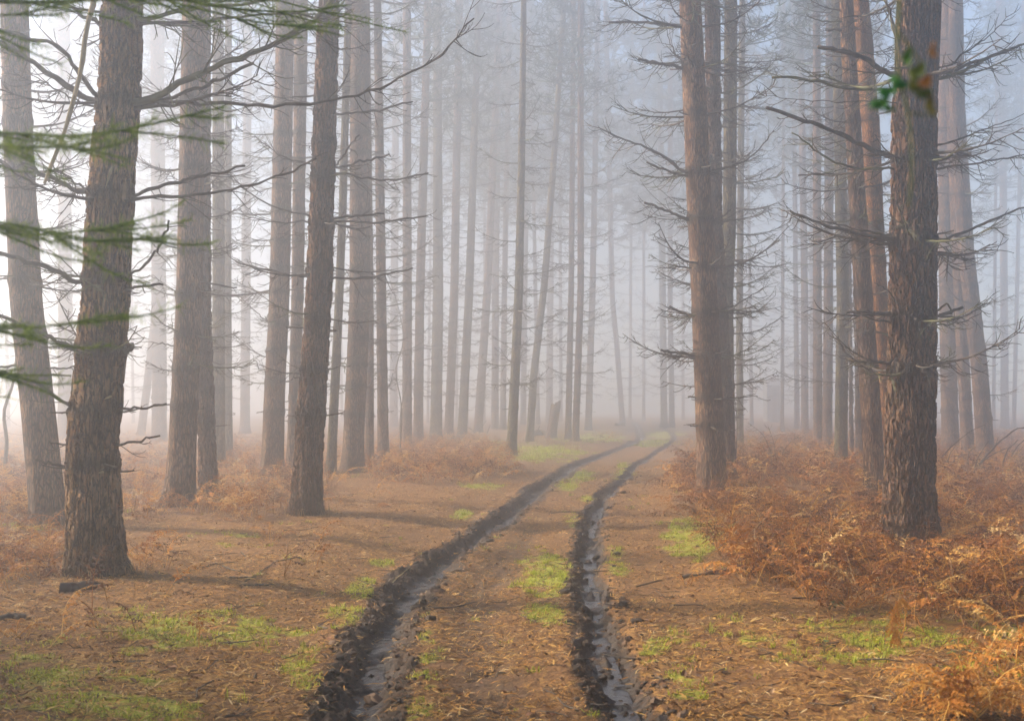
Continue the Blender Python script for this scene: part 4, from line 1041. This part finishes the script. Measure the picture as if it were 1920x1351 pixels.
def build_bracken():
    far = MB(); near = MB(); stalks = MB()
    x, y = sample(120000, 5.5, 70, .56, .1)
    h = terrain(x, y); px, py = project(x, y, h)
    dens = np.zeros(len(x))
    nz = fbm(x / 1.3, y / 1.3, 55, 3)
    for P, d in ((BRACKEN_R, .46), (BRACKEN_M, .50), (BRACKEN_L, .30), (BRACKEN_L2, .40), (BRACKEN_L3, .55), (BRACKEN_F, .22), (BRACKEN_S, .075)):
        dens = np.maximum(dens, in_poly(px + 22 * nz, py + 9 * nz, P) * d)
    dens = np.maximum(dens, .10 * (y > 34) * (np.abs(x) > 4)); dens = np.maximum(dens, .006 * (y > 6))
    dens *= np.clip(.75 + 1.3 * nz, .12, 1.5)
    dl, _ = seg_dist(x, y, RUT_L); dr, _ = seg_dist(x, y, RUT_R)
    keep = (rng.random(len(x)) < dens * .85) & (np.minimum(dl, dr) > 1.0) & clear_of_trees(x, y)
    inner = (dl + dr) < 2.6; keep &= ~inner
    x, y, h = x[keep], y[keep], h[keep]; n = len(x)
    pos = np.stack([x, y, h - .015], 1); rot = rng.random(n) * 6.283
    R_zone = in_poly(px[keep], py[keep], BRACKEN_R)
    sc = rng.uniform(.55, 1.15, n) * np.where(R_zone, 1.12, .88) * np.where(y < 9.5, .8, 1.0)
    T_ = TREES['T32']['B']; foot = (np.abs(x - T_[0]) < .75) & (y < T_[1] + .1) & (y > T_[1] - 2.6); sc = np.where(foot, sc * .5, sc)
    tint = rng.normal(-.10, .27, n) + .10 * (x < 0) * (y > 14); tilt = rng.normal(.15, .35, n)
    nearm = y < 24
    scatter(near, FRONDS, pos[nearm], rot[nearm], sc[nearm], tint[nearm], tilt[nearm])
    scatter(far, FRONDS_FAR, pos[~nearm], rot[~nearm], sc[~nearm] * 1.1, tint[~nearm], tilt[~nearm])
    o = link("dead_bracken", near.mesh("dead_bracken_mesh", M_BRACKEN, smooth=False, tint=True)); tag(o, "rusty collapsed dead bracken covering the ground on both sides of the track", "bracken", kind="stuff")
    o = link("distant_bracken", far.mesh("distant_bracken_mesh", M_BRACKEN, smooth=False, tint=True)); tag(o, "pale orange bracken fading into the fog between the farther trunks", "bracken", kind="stuff")
    # loose stalks bent every way
    m = rng.random(n) < .55
    for i in np.nonzero(m & (y < 30))[0]:
        a = rng.random() * 6.283; e = rng.uniform(.15, 1.3); L = rng.uniform(.2, .65) * sc[i]
        d0 = np.array([math.cos(a) * math.cos(e), math.sin(a) * math.cos(e), math.sin(e)]); b = a + rng.normal(0, .8); e2 = e - rng.uniform(.2, 1.6)
        d1 = np.array([math.cos(b) * math.cos(e2), math.sin(b) * math.cos(e2), math.sin(e2)])
        p0 = pos[i] + rng.normal(0, .06, 3) * [1, 1, 0]; k = rng.uniform(.4, .8)
        P = np.array([p0, p0 + d0 * L * k, p0 + d0 * L * k + d1 * L * (1 - k)]); P[:, 2] = np.maximum(P[:, 2], h[i] + .01)
        w = rng.uniform(.0022, .0045); tube(stalks, P, [w, w * .8, w * .5], 3, np.clip(rng.normal(.5, .28), 0, 1))
    o = link("bracken_stalks", stalks.mesh("bracken_stalks_mesh", M_STRAW, tint=True)); tag(o, "bare straw coloured stalks sticking out of the dead bracken", "bracken", kind="stuff")
build_bracken()

def strips(n, pos, ang, L, w, lift, tint, mb):
    d = np.stack([np.cos(ang), np.sin(ang), rng.normal(0, .22, n)], 1); s = np.stack([-np.sin(ang), np.cos(ang), rng.normal(0, .3, n)], 1)
    L = L[:, None]; w = w[:, None]; up = np.zeros((n, 3)); up[:, 2] = lift
    a = pos - d * L / 2; b = pos + up; c = pos + d * L / 2
    v = np.stack([a - s * w * .4, a + s * w * .4, b - s * w, b + s * w, c - s * w * .3, c + s * w * .3], 1)
    f = np.array([[0, 1, 3, 2], [2, 3, 5, 4]])[None] + (np.arange(n) * 6)[:, None, None]
    mb.add(v.reshape(-1, 3), f.reshape(-1, 4), None, np.repeat(tint, 6))

def build_litter():
    x, y = sample(300000, 5.6, 34, .46, -.5)
    h, mud, deep, mid, dl, dr = terrain(x, y, True)
    k = rng.random(len(x)) > np.maximum(mud * .80, deep * .93); x, y, h = x[k], y[k], h[k]; n = len(x)
    mb = MB(); z = h + rng.uniform(.001, .016, n)
    pn = fbm(x / .5, y / .5, 91, 3)
    k = rng.random(n) < .97 + 1.3 * fbm(x / .8, y / .8, 92, 3); x, y, h, z, pn = x[k], y[k], h[k], z[k], pn[k]; n = len(x)
    strips(n, np.stack([x, y, z], 1), rng.normal(.1, .9, n) + (rng.random(n) < .3) * rng.random(n) * 3.1, np.clip(rng.lognormal(-3.0, .45, n), .02, .16), np.clip(rng.lognormal(-6.25, .45, n), .0008, .0055) * (1 + y / 30), rng.uniform(.0, .010, n), np.clip(rng.normal(.42, .28, n) + .30 * pn, 0, 1), mb)
    o = link("needle_litter", mb.mesh("needle_litter_mesh", M_LITTER, smooth=False, tint=True)); tag(o, "brown fallen pine needles and straw scattered over the forest floor", "needle litter", kind="stuff")
    # small broken twigs among the needles
    x, y = sample(2600, 5.8, 28, .46, -.2); h, mud, deep, mid, dl, dr = terrain(x, y, True); tw = MB()
    for i in np.nonzero((deep < .2) & (fbm(x / 1.5, y / 1.5, 95, 2) > -.12))[0]:
        a = rng.random() * 6.283; L = min(.5, rng.lognormal(-2.0, .5)); r = L * .016 + .0012; d = np.array([math.cos(a), math.sin(a), 0]) * L; b = rng.normal(0, L * .10, 3) * [1, 1, .4]
        p0 = np.array([x[i], y[i], h[i] + r]); tube(tw, [p0, p0 + d * .5 + b, p0 + d + [0, 0, rng.uniform(0, .04)]], [r, r * .85, r * .5], 4)
    o = link("twig_litter", tw.mesh("twig_litter_mesh", M_DEAD)); tag(o, "small broken dark twigs scattered among the fallen needles", "twigs", kind="stuff")
    # fallen broad leaves
    x, y = sample(6000, 5.6, 22, .46, -.5); h, mud, deep, mid, dl, dr = terrain(x, y, True)
    px, py = project(x, y, h); dn = .40 + .5 * in_poly(px, py, [(950, 1150), (1900, 1150), (2100, 1400), (900, 1400)]) + .5 * in_poly(px, py, [(-100, 1180), (560, 1180), (560, 1400), (-100, 1400)])
    k = (rng.random(len(x)) < dn) & (deep < .6); x, y, h = x[k], y[k], h[k]; n = len(x)
    u = np.array([0, .18, .4, .65, .85, 1.0]); pr = np.array([.06, .65, 1.0, .85, .5, .02]); V = []; F = []
    temps = []
    for s in range(8):
        R = random.Random(s); cu = R.uniform(-.7, 1.0); cs = R.uniform(.2, 1.2); V = []
        for a, p in zip(u, pr):
            zc = .25 * cu * (a - .5) ** 2 * 4 * .25
            V += [(a - .5, -.30 * p, zc + cs * .22 * p * R.uniform(.4, 1.2)), (a - .5, 0, zc), (a - .5, .30 * p, zc + cs * .22 * p * R.uniform(.4, 1.2))]
        F = []
        for i in range(5): F += [(3*i, 3*i+1, 3*i+4, 3*i+3), (3*i+1, 3*i+2, 3*i+5, 3*i+4)]
        temps.append((np.array(V), np.array(F), np.zeros((0, 3), int), np.full(len(V), .5)))
    mb = MB(); scatter(mb, temps, np.stack([x, y, h + .006], 1), rng.random(n) * 6.28, np.clip(rng.lognormal(-3.4, .4, n), .012, .07), rng.normal(-.14, .25, n), rng.normal(0, .4, n))
    o = link("leaf_litter", mb.mesh("leaf_litter_mesh", M_LEAF, smooth=False, tint=True)); tag(o, "small brown fallen leaves strewn over the needles and the track", "leaf litter", kind="stuff")
build_litter()

def build_grass():
    x, y = sample(70000, 5.6, 60, .48, -.35)                       # tuft centres
    h, mud, deep, mid, dl, dr = terrain(x, y, True); g = green_mask(x, y, h)
    k = (rng.random(len(x)) < np.clip(g * 1.3 + .006 * (y < 30), 0, 1)) & (mud < .45) & (deep < .3); x, y = x[k], y[k]
    th_ = rng.lognormal(0, .38, len(x)); tr_ = rng.uniform(.012, .05, len(x)); nb = rng.integers(8, 20, len(x)); tt = rng.normal(.52, .16, len(x))
    i = np.repeat(np.arange(len(x)), nb); q = rng.random(len(i)) * 6.283; rr = np.sqrt(rng.random(len(i))) * tr_[i] * (1 + y[i] / 20)
    x, y = x[i] + np.cos(q) * rr, y[i] + np.sin(q) * rr; h = terrain(x, y); n = len(x)
    cl = (tt[i] - .52) * 2
    L = rng.uniform(.013, .034, n) * th_[i] * (1 + y / 26); w = rng.uniform(.0012, .0026, n) * (1 + y / 14)
    a = rng.random(n) * 6.283; ln = rng.uniform(.1, .9, n)
    d = np.stack([np.cos(a) * ln, np.sin(a) * ln, np.ones(n)], 1); d /= np.linalg.norm(d, axis=1)[:, None]
    s = np.stack([-np.sin(a), np.cos(a), np.zeros(n)], 1) * w[:, None]; p = np.stack([x, y, h - .004], 1)
    m_ = p + d * L[:, None] * .55; d2 = d + np.stack([np.cos(a), np.sin(a), -.5 * np.ones(n)], 1) * .7; d2 /= np.linalg.norm(d2, axis=1)[:, None]; e = m_ + d2 * L[:, None] * .5
    v = np.stack([p - s, p + s, m_ - s * .8, m_ + s * .8, e], 1); off = (np.arange(n) * 5)[:, None]
    mb = MB(); mb.add(v.reshape(-1, 3), np.array([0, 1, 3, 2])[None] + off, np.array([2, 3, 4])[None] + off, np.repeat(np.clip(rng.normal(.52, .2, n) + .2 * cl, 0, 1), 5))
    o = link("grass", mb.mesh("grass_mesh", M_GRASS, smooth=False, tint=True)); tag(o, "short bright green grass in patches along the ruts and on the needle floor", "grass", kind="stuff")
    # straw coloured tall grass around the trunks
    x, y = sample(60000, 11, 60, .52, .2); h = terrain(x, y); px, py = project(x, y, h)
    dn = np.zeros(len(x))
    for P, d in ((BRACKEN_L, .5), (BRACKEN_M, .35), (BRACKEN_F, .5), (BRACKEN_R, .10), ([(940, 900), (940, 800), (1130, 800), (1100, 850)], .35)): dn = np.maximum(dn, d * in_poly(px, py, P))
    dl, _ = seg_dist(x, y, RUT_L); dr, _ = seg_dist(x, y, RUT_R)
    k = (rng.random(len(x)) < dn * .8) & (np.minimum(dl, dr) > .9) & clear_of_trees(x, y); x, y, h = x[k], y[k], h[k]; n = len(x)
    L = rng.uniform(.12, .45, n); w = rng.uniform(.0015, .003, n) * (1 + y / 30); a = rng.random(n) * 6.283; ln = rng.uniform(.05, .8, n)
    d = np.stack([np.cos(a) * ln, np.sin(a) * ln, np.ones(n)], 1); d /= np.linalg.norm(d, axis=1)[:, None]; s = np.stack([-np.sin(a), np.cos(a), np.zeros(n)], 1) * w[:, None]
    p = np.stack([x, y, h - .01], 1); m_ = p + d * L[:, None] * .6; d2 = d + np.stack([np.cos(a), np.sin(a), -1.0 * np.ones(n)], 1) * rng.uniform(.2, 1.2, n)[:, None]; d2 /= np.linalg.norm(d2, axis=1)[:, None]; e = m_ + d2 * L[:, None] * .5
    v = np.stack([p - s, p + s, m_ - s * .8, m_ + s * .8, e], 1); off = (np.arange(n) * 5)[:, None]
    mb = MB(); mb.add(v.reshape(-1, 3), np.array([0, 1, 3, 2])[None] + off, np.array([2, 3, 4])[None] + off, np.repeat(np.clip(rng.normal(.62, .22, n), 0, 1), 5))
    # straw and grass growing round each near trunk
    P, LL = [], []
    for T in TREES.values():
        if T["Y"] > 60: continue
        k_ = 130 if T["Y"] < 22 else 70; an = rng.random(k_) * 6.283; r_ = T["rad"][1][1] * 1.05 + np.abs(rng.normal(0, .13, k_))
        P.append(np.stack([T["B"][0] + np.cos(an) * r_, T["B"][1] + np.sin(an) * r_], 1))
    P = np.concatenate(P); n = len(P); h = terrain(P[:, 0], P[:, 1])
    L = rng.uniform(.06, .26, n); w = rng.uniform(.002, .004, n) * (1 + P[:, 1] / 30); a = rng.random(n) * 6.283; ln = rng.uniform(.1, .9, n)
    d = np.stack([np.cos(a) * ln, np.sin(a) * ln, np.ones(n)], 1); d /= np.linalg.norm(d, axis=1)[:, None]; s = np.stack([-np.sin(a), np.cos(a), np.zeros(n)], 1) * w[:, None]
    p = np.c_[P, h - .02]; m_ = p + d * L[:, None] * .6; d2 = d + np.stack([np.cos(a), np.sin(a), -1.0 * np.ones(n)], 1) * rng.uniform(.2, 1.2, n)[:, None]; d2 /= np.linalg.norm(d2, axis=1)[:, None]; e = m_ + d2 * L[:, None] * .5
    v = np.stack([p - s, p + s, m_ - s * .8, m_ + s * .8, e], 1); off = (np.arange(n) * 5)[:, None]
    mb.add(v.reshape(-1, 3), np.array([0, 1, 3, 2])[None] + off, np.array([2, 3, 4])[None] + off, np.repeat(np.clip(rng.normal(.45, .25, n), 0, 1), 5))
    o = link("dry_grass", mb.mesh("dry_grass_mesh", M_STRAW, smooth=False, tint=True)); tag(o, "dry straw grass standing round the foot of the trunks", "dry grass", kind="stuff")
build_grass()

def build_clods():
    temps = []
    for s in range(10):
        R = random.Random(500 + s); k, r_ = 8, 5; V = [(0, 0, .55 * R.uniform(.8, 1.2))]; F = []; T_ = []
        for i in range(1, r_):
            ph = i / r_ * math.pi
            for j in range(k): q = R.uniform(.65, 1.2); V.append((math.sin(ph) * math.cos(j / k * 6.283) * q, math.sin(ph) * math.sin(j / k * 6.283) * q * .8, math.cos(ph) * .55 * q))
        V.append((0, 0, -.5))
        for j in range(k): T_.append((0, 1 + j, 1 + (j + 1) % k)); T_.append((len(V) - 1, 1 + (r_ - 2) * k + (j + 1) % k, 1 + (r_ - 2) * k + j))
        for i in range(r_ - 2):
            for j in range(k): F.append((1 + i * k + j, 1 + (i + 1) * k + j, 1 + (i + 1) * k + (j + 1) % k, 1 + i * k + (j + 1) % k))
        temps.append((np.array(V), np.array(F), np.array(T_), np.full(len(V), .5)))
    P = []
    for line, w, n in ((RUT_L, .25, 9000), (RUT_R, .20, 7000)):
        i = (rng.random(n) ** 1.6 * 62).astype(int) + 1; f = rng.random(n)[:, None]; c = line[i] * (1 - f) + line[i + 1] * f
        t = line[i + 1] - line[i]; t /= np.linalg.norm(t, axis=1)[:, None]; nn = np.stack([t[:, 1], -t[:, 0]], 1)
        sgn = np.where(rng.random(n) < .6, -1, 1); c = c + nn * (sgn * np.abs(rng.normal(w - .05, .07, n)))[:, None]; P.append(c)
    P = np.concatenate(P); k = P[:, 1] < 30; P = P[k]; n = len(P); h = terrain(P[:, 0], P[:, 1])
    sc = rng.lognormal(-4.75, .75, n); sc = np.clip(sc, .003, .065)
    mb = MB(); scatter(mb, temps, np.stack([P[:, 0], P[:, 1], h + sc * .15], 1), rng.random(n) * 6.28, sc, rng.normal(0, .3, n), rng.normal(0, .4, n))
    o = link("mud_clods", mb.mesh("mud_clods_mesh", M_MUD, smooth=False, tint=True)); tag(o, "dark churned mud clods along the edges of the wheel ruts", "mud", kind="stuff")
build_clods()

def build_water():
    m, nt, p = mat("rut_water"); L = nt.links.new
    p.inputs["Base Color"].default_value = (.018, .014, .011, 1); p.inputs["Roughness"].default_value = .14; p.inputs["Specular IOR Level"].default_value = .6
    tc = N(nt, "ShaderNodeTexCoord"); n1 = N(nt, "ShaderNodeTexNoise", Scale=11.0, Detail=5.0); L(tc.outputs["Object"], n1.inputs["Vector"])
    b = N(nt, "ShaderNodeBump", Strength=.8, Distance=.02); L(n1.outputs[0], b.inputs["Height"]); L(b.outputs[0], p.inputs["Normal"])
    for line, w, lab in ((RUT_L, .10, "thin muddy water lying in the left wheel rut"), (RUT_R, .075, "thin muddy water lying in the right wheel rut")):
        c = smooth_poly(np.c_[line[1:58], np.zeros(57)], 400)[:, :2]; t = np.gradient(c, axis=0); t /= np.linalg.norm(t, axis=1)[:, None]; nn = np.stack([t[:, 1], -t[:, 0]], 1)
        z = terrain(c[:, 0], c[:, 1]); ker = np.hanning(31); ker /= ker.sum(); z = np.convolve(np.pad(z, 15, mode='edge'), ker, 'valid') - .003
        off = np.linspace(-w, w, 7); V = np.concatenate([(c[:, None, :] + nn[:, None, :] * off[None, :, None]), np.repeat((z + .006)[:, None, None], 7, 1)], -1)
        nr = len(c); i = np.arange(nr - 1)[:, None] * 7; j = np.arange(6)[None, :]; q = np.stack([i + j, i + j + 1, i + 8 + j, i + 7 + j], -1).reshape(-1, 4)
        mb = MB(); mb.add(V.reshape(-1, 3), q); tag(link("rut_water", mb.mesh("rut_water_mesh", m)), lab, "water", kind="structure")
build_water()

# ------------------------------------------------------------------ single ferns and leaves one can point at
def fern(label, px, py, n, L, spread=1.0, tint=.0, up=None, cat="dead fern", name="dead_fern", hang=False, group=None):
    B = base_from_px(px, py); R = random.Random(hash_key(label)); mb = MB()
    for i in range(n):
        v, q, t, tv = pack(frond_template(hash_key(label) % 900 + i * 7, L * R.uniform(.75, 1.1), 6, 13))
        a = i / n * 6.283 + R.uniform(-.4, .4); c, s = math.cos(a), math.sin(a); ti = R.uniform(-.3, .5) * spread
        x, z = v[:, 0] * math.cos(ti) + v[:, 2] * math.sin(ti), -v[:, 0] * math.sin(ti) + v[:, 2] * math.cos(ti)
        o = np.array([R.gauss(0, .04), R.gauss(0, .04), 0]) * spread
        V = np.stack([x * c - v[:, 1] * s, x * s + v[:, 1] * c, np.maximum(z, -.02)], 1) + o
        mb.add(V, q, t, np.clip(tv + tint + R.uniform(-.2, .2), 0, 1))
    tag(link(name, mb.mesh("fern_mesh", M_BRACKEN, smooth=False, tint=True), None, B), label, cat, group)
fern("big golden brown fern clump at the bottom right corner", 1815, 1345, 30, .60, .8, .06)
fern("tangled rusty fern at the right edge above the golden fern clump", 1890, 1270, 9, .5, .9, -.05)
fern("rusty fern tuft hanging on the left end of the fallen branch in the bracken edge", 1290, 1100, 5, .26, .6, .08)
fern("dark brown fern heap in front of the bracken, left of the nearest right trunk", 1600, 1140, 12, .5, .9, -.18)
fern("brown fern heap at the bracken edge between the fallen branch and the dark fern heap", 1515, 1120, 9, .42, .9, -.08)
fern("small orange fern at the left edge beside the rotten bark slab", 40, 1195, 6, .30, .9, .10)
fern("orange fern growing against the left side of the nearest left trunk", 85, 1065, 9, .45, .9, .10)
fern("orange fern curling at the right foot of the nearest left trunk", 272, 1062, 6, .34, .9, .12)
fern("low orange fern in front of the dark clearing edge pine", 510, 1015, 5, .40, .8, .05)
fern("rusty fern standing against the foot of the reddish pine", 1352, 952, 6, .5, .8, .05)
fern("golden fern bent over the foot of the nearest right trunk", 1690, 1085, 7, .34, .8, .06)

def hanging_frond():
    B = base_from_px(1682, 1215); R = random.Random(8); mb = MB(); Y = B[1]
    top = at_y(1690, 1122, Y) - B
    P = smooth_poly([np.zeros(3), top * .6 + [.04, 0, 0], top, top + [-.02, -.02, -.015], at_y(1676, 1160, Y) - B, at_y(1680, 1205, Y) - B], 26)
    tube(mb, P, np.linspace(.005, .002, 26), 4, .7)
    for i in range(12, 25):
        for sg in (-1, 1):
            for rep in range(2):
                d = np.array([sg * R.uniform(.2, .8), R.uniform(-.6, .3), R.uniform(-1.2, -.5)]); a = twig_arc(R, P[i], d, R.uniform(.05, .11), -.8, 6); V, T_ = [], []
                for j in range(5):
                    dd = a[j + 1] - a[j]; w = np.cross(dd / np.linalg.norm(dd), [R.uniform(-.5, .5), 1, R.uniform(-.3, .3)]) * .016 * (1 - j / 6)
                    b = len(V); V += [a[j], a[j + 1], a[j] + dd * .7 + w, a[j] + dd * .7 - w]; T_ += [(b, b + 1, b + 2), (b, b + 3, b + 1)]
                mb.add(V, None, T_, R.uniform(.45, .75))
    tag(link("hanging_fern_frond", mb.mesh("hanging_frond_mesh", M_BRACKEN, smooth=False, tint=True), None, B), "single orange fern frond hanging straight down in the grass below the nearest right trunk", "dead fern")
hanging_frond()

M_GREENLEAF = simple_mat("bramble_green", (.012, .055, .02), (.03, .10, .035), 12, .45)
def bramble(label, px, py, n, s):
    B = base_from_px(px, py); R = random.Random(hash_key(label)); t = thing("bramble_plant", label, "bramble", B)
    for i in range(n):
        a = R.uniform(0, 6.283); r = R.uniform(.01, .09); h = R.uniform(.03, .11); tip = np.array([math.cos(a) * r, math.sin(a) * r, h])
        st = MB(); tube(st, smooth_poly([np.zeros(3), tip * [.3, .3, .8], tip], 6), .0018, 4); link("stem", st.mesh("bramble_stem_mesh", M_DEAD_MOSSY), t)
        mb = MB(); u = np.linspace(0, 1, 7); pr = np.sin(u * math.pi * .92 + .08) ** .8 * s * .42; V = []; F = []
        ax = np.array([math.cos(a), math.sin(a), R.uniform(-.5, .1)]); sd = np.array([-math.sin(a), math.cos(a), R.uniform(-.3, .3)]); nm = np.cross(ax, sd)
        for q, w in zip(u, pr): m_ = tip + ax * q * s; V += [m_ - sd * w + nm * w * .35, m_, m_ + sd * w + nm * w * .35]
        for k in range(6): F += [(3*k, 3*k+1, 3*k+4, 3*k+3), (3*k+1, 3*k+2, 3*k+5, 3*k+4)]
        mb.add(V, F); link("leaf", mb.mesh("bramble_leaf_mesh", M_GREENLEAF), t)
bramble("bramble with dark green leaves below the dark fern heap", 1555, 1145, 7, .055)
bramble("pair of dark green bramble leaves in the brown litter above the golden fern clump", 1800, 1232, 3, .060)
bramble("small dark green bramble in the grassy patch right of the track", 1545, 1228, 4, .045)
bramble("small green plant on the needles left of the left rut", 445, 1140, 3, .035)
